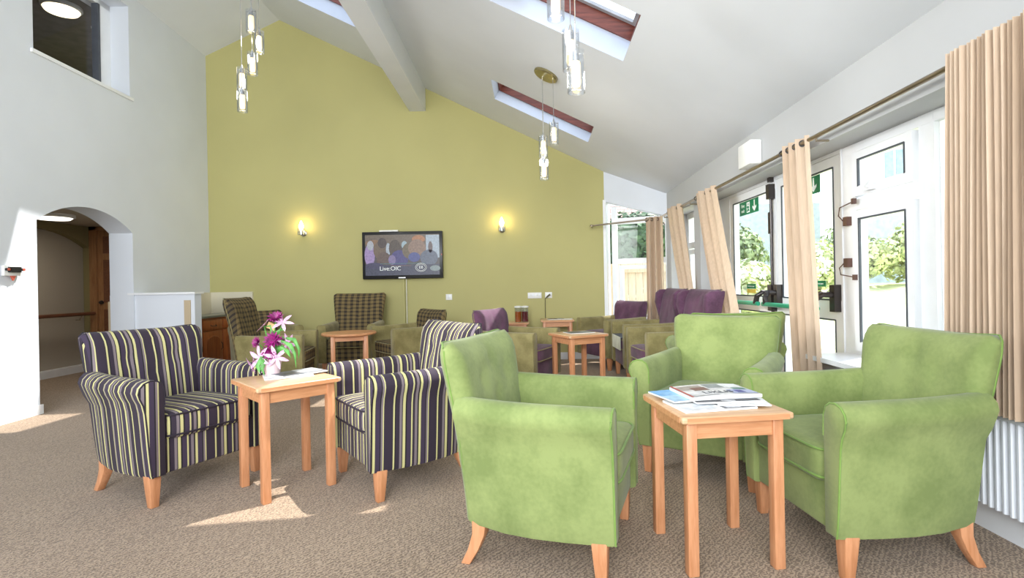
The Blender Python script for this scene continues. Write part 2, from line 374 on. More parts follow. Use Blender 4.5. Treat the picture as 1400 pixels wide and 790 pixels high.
# window in the angled wall
def win_bars(bars, d0, d1, fn):
    b = MB()
    for i, (s0, s1, z0, z1) in enumerate(bars): b.box(s0+.0008*i, s1-.0008*i, d0-.0006*i, d1+.0006*i, z0+.0005*i, z1-.0005*i, fn=fn)
    return b
w2 = struct(win_bars([(.06,.13,.56,2.2),(AL-.06,AL,.56,1.96),(.06,AL,.56,.63),(.06,AL,1.36,1.44),(.06,AL,2.0-.06,2.03)], .17, .24, aw).build('window_2', 'upvc', smooth=0))
win_bars([(.16,.23,.65,1.34),(AL-.2,AL-.13,.65,1.34),(.16,AL-.13,.65,.71),(.16,AL-.13,1.28,1.34)], .155, .2, aw).build('window_sash', 'upvc', w2, smooth=0)
win_bars([(.13,AL-.06,.63,1.36),(.13,AL-.06,1.44,2.2)], .2, .205, aw).build('window_pane', 'glass', w2, smooth=0)
mb = MB(); mb.hexa([aw(-.02,-.05,.56),aw(AL+.02,-.05,.56),aw(AL,.2,.56),aw(0,.2,.56),aw(-.02,-.05,.585),aw(AL+.02,-.05,.585),aw(AL,.2,.585),aw(0,.2,.585)])
mb.build('window_sill', 'gloss', w2, smooth=0)

# window wall
def rw(s, d, z): return (XR(s) + d, s, z)
HEAD, SILL, RT = 1.99, .56, .32
B0, B1 = 2.40, 5.92      # bay with door and window
C0, C1 = 6.12, 7.08      # window near the corner
mb = MB()
for s0, s1, z0, z1 in ((Y0, B0, 0, 2.9), (B1, C0, 0, 2.9), (C1, 7.3, 0, 2.9), (B0, B1, HEAD, 2.9), (C0, C1, HEAD, 2.9), (B0, 3.62, 0, SILL), (C0, C1, 0, SILL)):
    mb.box(s0, s1, 0, RT, z0, z1, fn=rw)
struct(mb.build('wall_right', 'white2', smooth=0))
GD0, GD1 = .22, .29      # frame depth
w3 = struct(win_bars([(C0,C0+.07,SILL,HEAD),(C1-.07,C1,SILL,HEAD),(C0,C1,SILL,SILL+.07),(C0,C1,HEAD-.08,HEAD),(C0,C1,1.52,1.6)], GD0, GD1, rw).build('window_3', 'upvc', smooth=0))
win_bars([(C0+.1,C0+.16,SILL+.09,1.5),(C1-.16,C1-.1,SILL+.09,1.5),(C0+.1,C1-.1,SILL+.09,SILL+.15),(C0+.1,C1-.1,1.44,1.5)], GD0-.015, GD0+.03, rw).build('window_sash', 'upvc', w3, smooth=0)
win_bars([(C0+.07,C1-.07,SILL+.07,1.52),(C0+.07,C1-.07,1.6,HEAD-.08)], .255, .26, rw).build('window_pane', 'glass', w3, smooth=0)
mb = MB(); mb.box(C0-.03, C1+.03, -.06, GD0, SILL, SILL+.025, fn=rw); mb.build('window_sill', 'gloss', w3, smooth=0)
# casement window beside the door
V0, V1 = 2.90, 3.54
w4 = struct(win_bars([(V0-.07,V0+.04,SILL,HEAD),(V1-.04,V1+.1,SILL,HEAD),(V0,V1,SILL,SILL+.05),(V0-.07,V1+.1,HEAD-.06,HEAD),(V0,V1,1.545,1.62)], GD0, GD1, rw).build('window_4', 'upvc', smooth=0))
mb = MB(); mb.box(B0-.05, 3.62, -.09, GD0, SILL-.005, SILL+.025, fn=rw); mb.build('window_sill', 'gloss', w4, smooth=0)
def sash(z0, z1, nm):
    o = win_bars([(V0+.05,V0+.11,z0,z1),(V1-.11,V1-.05,z0,z1),(V0+.05,V1-.05,z0,z0+.065),(V0+.05,V1-.05,z1-.055,z1)], GD0-.03, GD0+.03, rw).build(nm, 'upvc', w4, smooth=0)
    win_bars([(V0+.105,V0+.117,z0+.06,z1-.05),(V1-.117,V1-.105,z0+.06,z1-.05),(V0+.105,V1-.105,z1-.06,z1-.048)], GD0-.033, GD0-.02, rw).build('gasket', 'gasket', o, smooth=0)
    win_bars([(V0+.11,V1-.11,z0+.065,z1-.055)], .25, .255, rw).build('pane', 'glass', o, smooth=0)
    return o
s1 = sash(SILL+.055, 1.535, 'lower_sash'); s2 = sash(1.63, HEAD-.07, 'top_sash')
h = MB(); q = Vector(rw(3.28, GD0-.05, 1.66)); h.box(q.x-.01, q.x+.03, q.y-.03, q.y+.05, q.z-.015, q.z+.015); h.tube([q, q+Vector((-.03,.0,.01)), q+Vector((-.04,-.07,.05))], .009, 8); h.build('window_handle', 'gloss', s2)
for zc_, zz in ((1.50, .07), (1.2, -.07)):
    h = MB(); q = Vector(rw(V1+.03, GD0-.02, zc_-.02 if zz > 0 else zc_)); h.box(q.x-.015, q.x+.02, q.y-.022, q.y+.022, q.z-.03, q.z+.03)
    e = Vector(rw(V1-.08, GD0-.04, zc_+.1*(1 if zz > 0 else -1)))
    h.tube([q+Vector((-.01,.02,0)), q+Vector((-.03,.045,.35*(e.z-q.z))), q+Vector((-.03,.03,.8*(e.z-q.z))), e], .004, 6); h.box(e.x-.012, e.x+.012, e.y-.012, e.y+.012, e.z-.018, e.z+.018)
    h.build('restrictor_cable', 'brown', w4)
w5 = struct(win_bars([(B0,B0+.05,SILL,HEAD),(B0,V0-.07,SILL,SILL+.05),(B0,V0-.07,HEAD-.06,HEAD)], GD0, GD1, rw).build('window_5', 'upvc', smooth=0))
win_bars([(B0+.05,V0-.07,SILL+.05,HEAD-.06)], .25, .255, rw).build('window_pane', 'frost', w5, smooth=0)
# pair of glazed fire doors
D0, DM, D1 = 3.655, 4.58, 5.60
tr = struct(win_bars([(D1,B1,0,HEAD),(V1+.1,D0,0,HEAD),(D0,D1,HEAD-.03,HEAD)], GD0-.01, GD1, rw).build('trim_2', 'upvc', smooth=0))
def sign(parent, s_l, z0, w, h, full=True):
    q = rw(s_l, GD0+.02, z0)
    mwx = frame_mw(q, (.0186, -1, 0), (0, 0, 1))
    b = MB(); b.box(0, w, 0, h, -.0015, .0015); so = b.build('exit_sign', 'sgreen', parent, smooth=0); so.data.transform(mwx)
    text('sign_lettering', 'Fire\nexit', h*.36, 'swhite', mwx @ Matrix.Translation((w*.19, h*.5, .003)), so)
    b = MB()                                 # doorway, running figure, arrow
    x0 = w*.40
    b.box(x0, x0+.16*w, h*.12, h*.88, .002, .003)
    b.build('sign_doorway', 'swhite', so, smooth=0).data.transform(mwx)
    b = MB(); b.tube([(x0+.05*w, h*.2, .004), (x0+.09*w, h*.36, .004), (x0+.08*w, h*.55, .004)], h*.045, 6); b.tube([(x0+.13*w, h*.24, .004), (x0+.09*w, h*.38, .004)], h*.04, 6)
    b.tube([(x0+.03*w, h*.5, .004), (x0+.08*w, h*.58, .004), (x0+.13*w, h*.46, .004)], h*.035, 6); b.lathe([(0,.001),(h*.06,.001),(h*.06,.005),(0,.005)], (x0+.085*w, h*.72, 0), 12)
    b.build('running_figure', 'sgreen', so).data.transform(mwx)
    b = MB(); ax = w*.80
    b.add([(ax-.022*w,h*.9,.003),(ax+.022*w,h*.9,.003),(ax+.03*w,h*.42,.003),(ax+.10*w,h*.52,.003),(ax+.10*w,h*.36,.003),(ax,h*.1,.003),(ax-.10*w,h*.36,.003),(ax-.10*w,h*.52,.003),(ax-.03*w,h*.42,.003)], [(0,8,7,6,5,4,3,2,1)])
    b.build('sign_arrow', 'swhite', so, smooth=0).data.transform(mwx)
def fire_door(name, a, b, meet_low):
    st = .085
    o = struct(win_bars([(a,a+st,0.02,HEAD-.03),(b-st,b,0.02,HEAD-.03),(a,b,.02,.2),(a,b,HEAD-.105,HEAD-.03),(a,b,.80,.94)], GD0-.005, GD0+.055, rw).build(name, 'upvc', smooth=0))
    g = MB()
    for z0, z1 in ((.94, HEAD-.105), (.2, .80)):
        for s0, s1, za, zb in ((a+st-.004,a+st+.008,z0,z1),(b-st-.008,b-st+.004,z0,z1),(a+st,b-st,z1-.008,z1+.004),(a+st,b-st,z0-.004,z0+.008)):
            g.box(s0, s1, GD0-.009, GD0+.0, za, zb, fn=rw)
    g.build('glazing_gasket', 'gasket', o, smooth=0)
    win_bars([(a+st,b-st,.94,HEAD-.105),(a+st,b-st,.2,.80)], .245, .25, rw).build('door_pane', 'glass', o, smooth=0)
    pb = MB(); pb.tube([rw(a+.04, .06, .885), rw(b-.04, .06, .885)], .019, 12); bar = pb.build('push_bar', 'pushgreen', o)
    for e in (a+.045, b-.045):
        hb = MB(); hb.box(e-.03, e+.03, GD0-.055, GD0-.0, .86, 1.05, fn=rw)
        sgn = 1 if e < (a+b)/2 else -1
        hb.tube([rw(e,GD0-.05,.98), rw(e,.10,.985), rw(e+sgn*.03,.065,.95), rw(e+sgn*.045,.06,.885)], [.021,.022,.024,.026], 10)
        hb.build('push_bar_bracket', 'hard', o)
    return o
dl = fire_door('door_3', DM+.005, D1, True); dr_ = fire_door('door_4', D0, DM-.005, False)
mb = MB(); q = rw(DM+.05, GD0-.03, 0); mb.tube([(q[0], q[1], .10), (q[0], q[1], HEAD-.06)], .013, 8); mb.box(q[0]-.03, q[0]+.03, q[1]-.03, q[1]+.03, HEAD-.19, HEAD-.06); mb.box(q[0]-.02, q[0]+.02, q[1]-.022, q[1]+.022, HEAD-.04, HEAD+.0)
mb.box(q[0]-.03, q[0]+.03, q[1]-.035, q[1]+.035, .82, 1.05)
mb.build('panic_bolt', 'hard', dl)
mb = MB(); q = rw(DM+.09, GD0-.025, 1.6); mb.box(q[0]-.01, q[0]+.02, q[1]-.012, q[1]+.012, 1.5, 1.69); mb.build('lock_plate', 'hard', dl, smooth=0)
sign(dl, 5.41, 1.745, .43, .135); sign(dr_, 4.38, 1.745, .43, .135)
def push_sign(parent, s_l, z0, yellow):
    q = rw(s_l, GD0+.02, z0); mwx = frame_mw(q, (.0186, -1, 0), (0, 0, 1))
    b = MB(); b.box(0, .20, .045, .09, -.0015, .0015); so = b.build('push_sign', 'sgreen', parent, smooth=0); so.data.transform(mwx)
    text('sign_lettering', 'Push bar to open', .021, 'swhite', mwx @ Matrix.Translation((.10, .0675, .003)), so)
    if yellow:
        b = MB(); b.box(0, .20, 0, .04, -.0015, .0015); b.build('sign_strip', 'syellow', so, smooth=0).data.transform(mwx)
push_sign(dl, 5.27, .965, True); push_sign(dr_, 4.10, .99, False)

# ceiling with skylight openings
SKY = [(.0, .77, 3.57, 4.28), (-.43, .735, 6.02, 6.64), (-3.1, -1.95, 5.6, 6.37)]
SKY[0] = (-.35, .77, 3.57, 4.28)
xs = sorted(set([-4.95, -4.3, RIDGE_X, -2.6, -1.2, 1.3, 1.6, 1.85, 2.05] + [v for s in SKY for v in s[:2]]))
ys = sorted(set([Y0, 0, 1.6, 2.8, 5.0, 7.25, YB+.1] + [v for s in SKY for v in s[2:]]))
def cz(X, Y): return ceil_z(min(X, XR(Y)+.02), min(Y, YB)) if X <= XR(Y)+.02 else ceil_z(XR(Y), Y)
mb = MB(); idx = {}
for i, x in enumerate(xs):
    for j, y in enumerate(ys): idx[i, j] = len(mb.v); mb.v.append((x, y, cz(x, y)))
for i in range(len(xs)-1):
    for j in range(len(ys)-1):
        xm, ym = (xs[i]+xs[i+1])/2, (ys[j]+ys[j+1])/2
        if any(a < xm < b and c < ym < d for a, b, c, d in SKY): continue
        mb.f.append([idx[i,j], idx[i,j+1], idx[i+1,j+1], idx[i+1,j]]); mb.c.append(None)
ceil = struct(mb.build('ceiling', 'ceil', smooth=0))
ceil.data.polygons.foreach_set('use_smooth', [abs(p.normal.x) > 0 for p in ceil.data.polygons]); ceil.data.set_sharp_from_angle(angle=R(25))
for n, (a, b, c, d) in enumerate(SKY):
    ca = [(a,c),(b,c),(b,d),(a,d)]; dp = (.17, .12, .16)[n]; up = Vector((.44, 0, .90))
    lo = [Vector((x, y, cz(x, y))) for x, y in ca]; hi = [q + up*dp for q in lo]
    lo = [q - up*.0 for q in lo]
    mb = MB()
    for i in range(4): j = (i+1) % 4; mb.quad(lo[i], lo[j], hi[j], hi[i])
    sk = struct(mb.build('window_%d' % (6+n), 'shaft', smooth=0))
    # timber frame lining the top of the shaft, then glass
    cen = sum(hi, Vector())/4
    def ins(q, k): 
        return Vector((q.x + (k if q.x < cen.x else -k)*.9, q.y + (k if q.y < cen.y else -k), q.z + (-(k if q.x < cen.x else -k))*.45))
    dn = up*0
    i1 = [ins(q, .02) for q in hi]
    mb = MB()
    for i in range(4):
        j = (i+1) % 4
        mb.hexa([hi[i]+dn, hi[j]+dn, i1[j]+dn, i1[i]+dn, hi[i]+up*.13, hi[j]+up*.13, i1[j]+up*.13, i1[i]+up*.13])
    fr = mb.build('skylight_frame', 'mahog', sk, smooth=0)
    i2 = [ins(q, .06) for q in hi]; mb = MB()
    for i in range(4):
        j = (i+1) % 4; mb.hexa([q+up*k for k in (.115,.14) for q in (i1[i], i1[j], i2[j], i2[i])])
    mb.build('skylight_sash', 'sash', sk, smooth=0)
    mb = MB(); mb.quad(*[q+up*.125 for q in i2]); mb.build('skylight_pane', 'glass', sk, smooth=0)
# added panel, out of view, cutting off sun through the upper near skylight
a, b, c, d = SKY[0]; upv = Vector((.44, 0, .90))*.125
mb = MB(); mb.box(a+.03, -.04, c+.03, d-.03, 0, .008, fn=lambda x, y, z: tuple(Vector((x, y, cz(x, y)+z)) + upv))
mb.build('added_sun_block', 'curtain', bpy.data.objects['window_6'], smooth=0)
# boxed purlin beam
mb = MB(); bz = 3.615
fa, fb = at(560, 150.4, YB).x, at(582, 150, YB).x
yn = 2.2; sh = .13
mb.hexa([(fa+sh,yn,bz),(fb+sh,yn,bz),(fb,YB,bz),(fa,YB,bz),(fa+sh,yn,4.4),(fb+sh,yn,4.4),(fb,YB,4.4),(fa,YB,4.4)])
struct(mb.build('trim_3', 'ceil', smooth=0))

# skirtings
mb = MB(); mb.box(Y0, A0+.02, -.016, 0, 0, .085, fn=lw); mb.box(A1-.0, 6.0, -.016, 0, 0, .085, fn=lw)
struct(mb.build('baseboard_left', 'gloss', smooth=0))
mb = MB(); mb.box(-4.7, GX, YB-.018, YB, 0, .10); struct(mb.build('baseboard_back', 'gloss', smooth=0))
mb = MB(); mb.box(Y0, 3.62, -.018, 0, 0, .12, fn=rw); mb.box(B1, 7.2, -.018, 0, 0, .12, fn=rw); struct(mb.build('baseboard_right', 'gloss', smooth=0))
# half-height partition by the arch
PY = 6.05
x0, x1 = at(150, 400, PY).x, at(266, 400, PY).x
mb = MB(); mb.box(x0, x1, PY, PY+.12, 0, 1.055); part = struct(mb.build('wall_partition', 'white', smooth=0))
mb = MB(); mb.box(x0+.22, x1+.02, PY-.025, PY+.14, 1.055, 1.078); mb.build('partition_cap', 'gloss', part, smooth=0)
mb = MB(); mb.box(x1-.115, x1-.045, PY-.014, PY, 0, .985); mb.build('edge_strip', 'beige', part, smooth=0)
mb = MB(); mb.box(x0-.01, x0+.025, PY-.014, PY, 0, .985); mb.build('edge_strip', 'beige', part, smooth=0)
mb = MB(); mb.box(-4.62, -4.0, 6.9, 7.0, 0, 1.09)
mb = MB(); mb.box(6.2, YB, -.03, 0.0, .74, 1.06, fn=lw); mb.box(XL(YB), -4.03, YB-.03, YB, .74, 1.06)
struct(mb.build('trim_4', 'cream', smooth=0))

# ------------------------------------------------------------------ things on the walls
# television
p0, p1 = at(497, 318, YB), at(607, 380, YB)
tv = thing('television', 'flat black wall television showing a programme with captions', 'television', ((p0.x+p1.x)/2, YB-.004, (p0.z+p1.z)/2), 0)
tv.rotation_euler = (0, 0, 0)
W, Hh = (p1.x-p0.x), .675
mb = MB(); mb.box(-W/2, W/2, -.075, -.03, -Hh/2, Hh/2); mb.build('casing', 'black', tv, bevel=.008)
mb = MB(); mb.box(-.25, .25, -.035, 0, -.2, .2); mb.build('wall_bracket', 'black', tv, smooth=0)
mb = MB(); sx, s0, s1_ = W/2-.045, -Hh/2+.05, Hh/2-.045
def mute(c): return tuple(v*.62+m*.38 for v, m in zip(c, (78,74,76)))
def sr(a, b, c, d, col, k):                  # rectangle / ellipse in screen fractions
    mb.quad(*[(-sx+2*sx*u, -.0765-.0002*k, s0+(s1_-s0)*v) for u, v in ((a,c),(b,c),(b,d),(a,d))], col=mute(col))
def se(cx, cy, rx, ry, col, k):
    n = 18; mb.add([(-sx+2*sx*(cx+rx*math.cos(2*PI*i/n)), -.0765-.0002*k, s0+(s1_-s0)*(cy+ry*math.sin(2*PI*i/n))) for i in range(n)], [tuple(range(n))], mute(col))
sr(0,1,0,1,(74,68,66),0); sr(0,1,.72,1,(112,98,80),1); sr(.82,1,.42,.98,(186,206,222),2); se(.72,.88,.09,.10,(190,124,76),3); se(.12,.8,.12,.08,(140,104,72),3)
se(.06,.5,.07,.28,(176,150,210),4); se(.07,.74,.045,.12,(190,196,206),5); se(.20,.62,.09,.22,(112,92,72),6); se(.23,.8,.06,.13,(70,58,54),7); se(.31,.64,.03,.16,(190,206,220),7)
se(.25,.36,.1,.22,(96,76,66),8); se(.40,.66,.08,.22,(78,66,54),9); se(.46,.40,.12,.22,(66,62,128),10); se(.36,.38,.05,.12,(134,120,170),11); se(.53,.74,.04,.1,(170,200,210),9)
se(.60,.60,.10,.2,(112,98,72),12); se(.70,.66,.12,.22,(150,120,98),13); se(.66,.44,.08,.12,(70,80,150),14); se(.86,.42,.12,.2,(96,108,128),15); se(.88,.68,.03,.14,(104,88,84),15)
sr(0,1,0,.26,(58,62,84),16); se(.12,.24,.12,.08,(60,58,90),17); se(.94,.16,.07,.07,(140,160,160),18); sr(.2,.8,.28,.295,(70,120,120),19); sr(.34,.62,.225,.24,(120,90,92),19)
scr = mb.build('screen', 'screen', tv, smooth=0)
mw = frame_mw((-sx+2*sx*.19, -.083, s0+(s1_-s0)*.165), (1,0,0), (0,0,1))
text('caption', 'Live:OIC', .085, 'swhite', mw, scr, 'LEFT')
mb = MB(); n = 28; cx, cz_ = -sx+2*sx*.75, s0+(s1_-s0)*.185
for r0 in (.073, .055): mb.tube([(cx+r0*1.1*math.cos(2*PI*i/n), -.083, cz_+r0*.8*math.sin(2*PI*i/n)) for i in range(n)], .003, 6, closed=True)
mb.build('emblem_ring', 'swhite', scr)
text('emblem_letters', 'EB', .06, 'swhite', frame_mw((cx, -.083, cz_), (1,0,0), (0,0,1)), scr)
mb = MB(); mb.box(-.06, .04, -.0775, -.075, -Hh/2+.008, -Hh/2+.022); mb.build('maker_badge', 'chrome', tv, smooth=0)
mb = MB(); mb.box(W/2-.02, W/2-.01, -.0775, -.075, -.01, .01); mb.build('standby_lamp', 'red', tv, smooth=0)
q = at(532, 316.5, YB-.05)
mb = MB(); mb.box(-.135, .135, -.03, .03, 0, .022); o = mb.build('media_box', 'plastic', bevel=.004); o.location = (q.x, YB-.055, tv.location.z+Hh/2)
tag(o, 'slim white box lying on top of the wall television', 'media box')
for i, (xx, nm) in enumerate(((552.5, 'cable_trunking'), (556, 'cable'))):
    a = at(xx, 383, YB-.01)
    mb = MB(); w_ = .012 if i == 0 else .006; mb.box(a.x-w_, a.x+w_, YB-.03, YB-.018, .0, tv.location.z-Hh/2); o = mb.build(nm, 'green' if i == 0 else 'cable', smooth=0)
    tag(o, ['flat olive painted trunking strip running down the wall below the television', 'thin pale cable hanging beside the trunking below the television'][i], ['cable trunking', 'cable'][i])
# wall lights
def sconce(x, y, label):
    p = at(x, y, YB); t = thing('wall_light', label, 'wall light', (p.x, YB, p.z))
    mb = MB(); mb.lathe([(0,0),(.045,0),(.045,.012),(.03,.02),(0,.022)], n=20); b = mb.build('back_plate', 'chrome', t); b.matrix_basis = Matrix.Rotation(R(90), 4, 'X')
    mb = MB(); mb.tube([(0,-.02,0),(0,-.06,-.01),(0,-.085,.02)], .009, 8); mb.build('arm', 'chrome', t)
    mb = MB(); mb.lathe([(.052,.0),(.055,.09),(.053,.09),(.05,.004)], (0,-.085,-.03), 20); mb.lathe([(.0,-.003),(.052,0)], (0,-.085,-.03), 20, False); mb.build('glass_cup', 'tube', t)
    mb = MB(); mb.lathe([(.018,0),(.02,.02),(.016,.06)], (0,-.085,-.02), 14); mb.build('bulb_holder', 'chrome', t)
    mb = MB(); mb.lathe([(.014,.0),(.03,.03),(.033,.055),(.022,.09),(.006,.13)], (0,-.085,.04), 16); mb.build('bulb', 'flame', t)
    li = bpy.data.lights.new('wall_lamp', 'POINT'); li.energy = 1.6; li.color = (1,.78,.42); li.shadow_soft_size = .05
    lo = bpy.data.objects.new('wall_lamp', li); COL.objects.link(lo); lo.parent = t; lo.location = (0,-.16,.11)
sconce(415.5, 319, 'chrome candle wall light left of the television, lit'); sconce(686.5, 314, 'chrome candle wall light right of the television, lit')
# sockets and switches on the green wall
def plate(x, y, w, h, label, cat='socket', gangs=1):
    p = at(x, y, YB); t = thing('wall_socket', label, cat, (p.x, YB, p.z))
    mb = MB(); mb.box(-w/2, w/2, -.012, 0, -h/2, h/2); mb.build('face_plate', 'plastic', t, bevel=.003)
    for g in range(gangs):
        cx = -w/2 + w*(g+.5)/gangs
        mb = MB(); mb.box(cx-.016, cx+.016, -.018, -.012, -.012, .022); mb.build('rocker', 'gloss', t, bevel=.002)
    return t
plate(614, 406, .09, .085, 'single white square socket on the green wall right of the television cable')
plate(731, 403.8, .20, .085, 'row of white switches on the green wall above the juice jars', 'switch', 4)
ps = plate(750, 403.3, .1, .085, 'white square socket with black plug on the green wall by the window', 'socket', 1)
mb = MB(); mb.tube([(.02,-.03,.01),(-.02,-.035,-.02),(-.052,-.014,-.05),(-.054,-.014,-.965)], [.014,.012,.005,.004], 8); o = mb.build('power_cable', 'darkcable'); o.location = ps.location; o.location.y -= .016
tag(o, 'dark plug and cable running down the green wall from the right socket', 'cable')
# call point on left wall
p = at(18, 371, 4.5); yy = 4.52
p = Vector((XL(yy), yy, at(18, 370, yy).z))
t = thing('call_point', 'small white wall unit with black lever beside the arch', 'call point', p)
mb = MB(); mb.box(0, .03, -.075, .075, -.045, .045); mb.build('base_plate', 'plastic', t, bevel=.005)
mb = MB(); mb.box(.03, .06, -.045, .045, -.015, .032); mb.tube([(.045,-.075,.01),(.045,.075,.01)], .012, 8); mb.build('lever', 'black', t, bevel=.0)
for sgn in (-1, 1):
    mb = MB(); mb.lathe([(0,0),(.011,0),(.011,.006),(0,.006)], n=14); k = mb.build('lever_tip', 'red', t); k.matrix_basis = Matrix.Translation((.057, sgn*.066, .01)) @ Matrix.Rotation(R(90), 4, 'Y')
mb = MB(); mb.add([(.02,-.02,-.045),(.02,.02,-.045),(.02,0,-.085),(.035,-.02,-.045),(.035,.02,-.045),(.035,0,-.085)], [(0,1,2),(5,4,3),(0,3,4,1),(1,4,5,2),(2,5,3,0)]); mb.build('pull_tab', 'red', t, smooth=0)
# small white box on the window wall above the rod
t = thing('door_alarm_box', 'white wall box above the curtain rod over the fire doors', 'alarm box', rw(4.49, 0, 2.06))
mb = MB(); mb.box(-.1, 0, -.13, .13, 0, .2); mb.build('housing', 'plastic', t, bevel=.012)
mb = MB(); mb.box(-.075, -.055, -.132, -.128, .02, .18); mb.build('grille', 'gloss', t, smooth=0)
# radiator
RY0, RY1 = .3, 2.42
t = thing('radiator', 'white ribbed panel radiator under the large curtain at right', 'radiator', (XR(1.4)-.075, 0, 0))
mb = MB(); sec = []
n = int((RY1-RY0)/.033)
for i in range(n*4+1):
    y = RY0 + (RY1-RY0)*i/(n*4); sec.append((-.012 if i % 4 in (1, 2) else 0.0, y))
ring = lambda z, k=0: [(x-.03-k*0, y, z) for x, y in sec] + [(.0, RY1, z), (.0, RY0, z)]
mb.loft([ring(.145), ring(.15), ring(.51), ring(.52)]); mb.build('panel', 'rad', t, smooth=30)
mb = MB(); mb.box(-.05, .03, RY0, RY1, .52, .535); mb.build('top_grille', 'rad', t, smooth=0)
mb = MB(); mb.tube([(-.02,RY1-.05,.15),(-.02,RY1-.05,.10)], .012, 8); mb.lathe([(.0,0),(.018,0),(.02,.03),(.015,.055),(0,.055)], (-.02,RY1-.05,.09), 12); mb.build('valve', 'plastic', t)
for yy in (.5, 2.2):
    mb = MB(); mb.box(-.01, .055, yy-.02, yy+.02, .2, .45); mb.build('bracket', 'rad', t, smooth=0)
mb = MB(); mb.tube([(XR(Y0)-.026, Y0+.05, .135), (XR(3.6)-.026, 3.6, .135)], .012, 8)
for yy in (.2, 1.6, 3.0): mb.tube([(XR(yy)-.032, yy, .135), (XR(yy)+.0, yy, .135)], .006, 6)
o = mb.build('heating_pipe', 'rad'); tag(o, 'white heating pipe along the skirting below the radiator', 'pipe')

# ------------------------------------------------------------------ curtains and rods
def rod_z(Y): return CAM_H + .495*(XR(Y)-.08)
mb = MB(); t = thing('curtain_rod', 'long metal curtain rod above the fire doors and windows', 'curtain rod', (0,0,0))
mb.tube([(XR(.6)-.08, .6, rod_z(.6)), (XR(7.15)-.08, 7.15, rod_z(7.15))], .0145, 12); mb.build('pole', 'steel', t)
for yy in (1.0, 3.42, 6.0, 7.1):
    mb = MB(); mb.tube([(XR(yy)-.08, yy, rod_z(yy)-.0), (XR(yy)-.08, yy, rod_z(yy)-.03), (XR(yy), yy, rod_z(yy)-.03)], .008, 8); mb.build('bracket', 'steel', t)
t = thing('curtain_rod', 'short metal curtain rod across the angled corner window', 'curtain rod', (0,0,0))
ra, rb = Vector((.845, 7.40, 1.895)), Vector((1.62, 7.08, 1.935))
mb = MB(); mb.tube([ra, rb], .012, 10); mb.build('pole', 'steel', t)
for e in (ra,):
    mb = MB(); mb.lathe([(0,-.02),(.02,-.015),(.024,0),(.02,.015),(0,.02)], e, 14); mb.tube([e+Vector((.03,0,0)), e+Vector((.03,.19,-.0))], .008, 8); mb.build('finial', 'steel', t)
def curtain(label, a, b, ztop, abot, bbot, zbot, pleats, amp, seed):
    rnd = random.Random(seed); a, b, abot, bbot = map(Vector, (a, b, abot, bbot))
    t = thing('curtain', label, 'curtain', (0,0,0), 0, 'eyelet curtains along the window wall')
    n = pleats*14; nz = 18; nrm = Vector((-(b-a).y, (b-a).x)).normalized()
    ph = [rnd.uniform(-.5, .5) for _ in range(pleats+2)]; am = [rnd.uniform(.7, 1.25) for _ in range(pleats+2)]
    rings = []
    for k in range(nz+1):
        f = k/nz; z = ztop + (zbot-ztop)*f; e = f*f*(3-2*f)
        pa = a.lerp(abot, f*.9+.1*e); pb = b.lerp(bbot, f*.9+.1*e); row = []
        for i in range(n+1):
            u = i/n; pi_ = int(u*pleats); 
            w = math.sin(2*PI*u*pleats + ph[pi_]*f*.9)*amp*am[pi_]*(1+.18*math.sin(3*f+pi_))
            w = w + .35*amp*math.sin(4*PI*u*pleats+1.0)*f
            uu = u + .25/pleats*math.sin(2*PI*u*pleats*2+ph[pi_]*3)*.25
            q = pa.lerp(pb, uu) + nrm*w; row.append((q.x, q.y, z))
        rings.append(row)
    mb = MB(); mb.loft(rings, False, False); o = mb.build('cloth', 'curtain', t, smooth=80)
    for i in range(0, pleats*2 if pleats < 15 else 0, 2):
        u = (i+.5)/(pleats*2) if False else i/(pleats*2.0)+.0
        q = a.lerp(b, u); d = (b-a).normalized()
        mb = MB(); c = Vector((q.x, q.y, ztop-.035))
        ax = Vector((d.x, d.y, 0)); 
        dd = (Vector((nrm.x, nrm.y, 0))*(1 if i % 2 == 0 else -1)*.8 + ax*.6).normalized(); uu = Vector((0,0,1))
        mb.tube([c + (dd*math.cos(2*PI*k/16)+uu*math.sin(2*PI*k/16))*.019 for k in range(16)], .0055, 6, closed=True)
        mb.build('eyelet', 'hard', t)
    return t
xr = lambda Y: XR(Y)-.08
curtain('straight tan curtain at the corner between the two rods', (1.555,7.13), (1.755,7.02), 1.965, (1.545,7.1), (1.755,7.0), .1, 3, .035, 1)
curtain('narrow tan curtain pulled aside at a slant nearest the corner curtain', (xr(6.85),6.9), (xr(6.3),6.32), rod_z(6.6)+.035, (xr(6.1),6.0), (xr(5.7),5.75), .45, 3, .05, 2)
curtain('tan curtain pulled aside at a slant just left of the fire doors', (xr(5.75),5.8), (xr(5.25),5.2), rod_z(5.5)+.035, (xr(5.3),5.12), (xr(4.7),4.6), .45, 4, .05, 3)
curtain('narrow tan curtain hanging in front of the meeting fire doors, behind the lime chairs', (xr(3.87),3.87), (xr(3.5),3.50), rod_z(3.7)+.035, (xr(3.75),3.72), (xr(3.4),3.36), .06, 4, .032, 4)
curtain('widest tan curtain at the right edge above the radiator', (xr(2.33)-.035,2.33), (xr(1.2)-.045,1.2), rod_z(1.8)+.035, (xr(2.3)-.05,2.345), (xr(1.2)-.05,1.15), .545, 42, .022, 5)

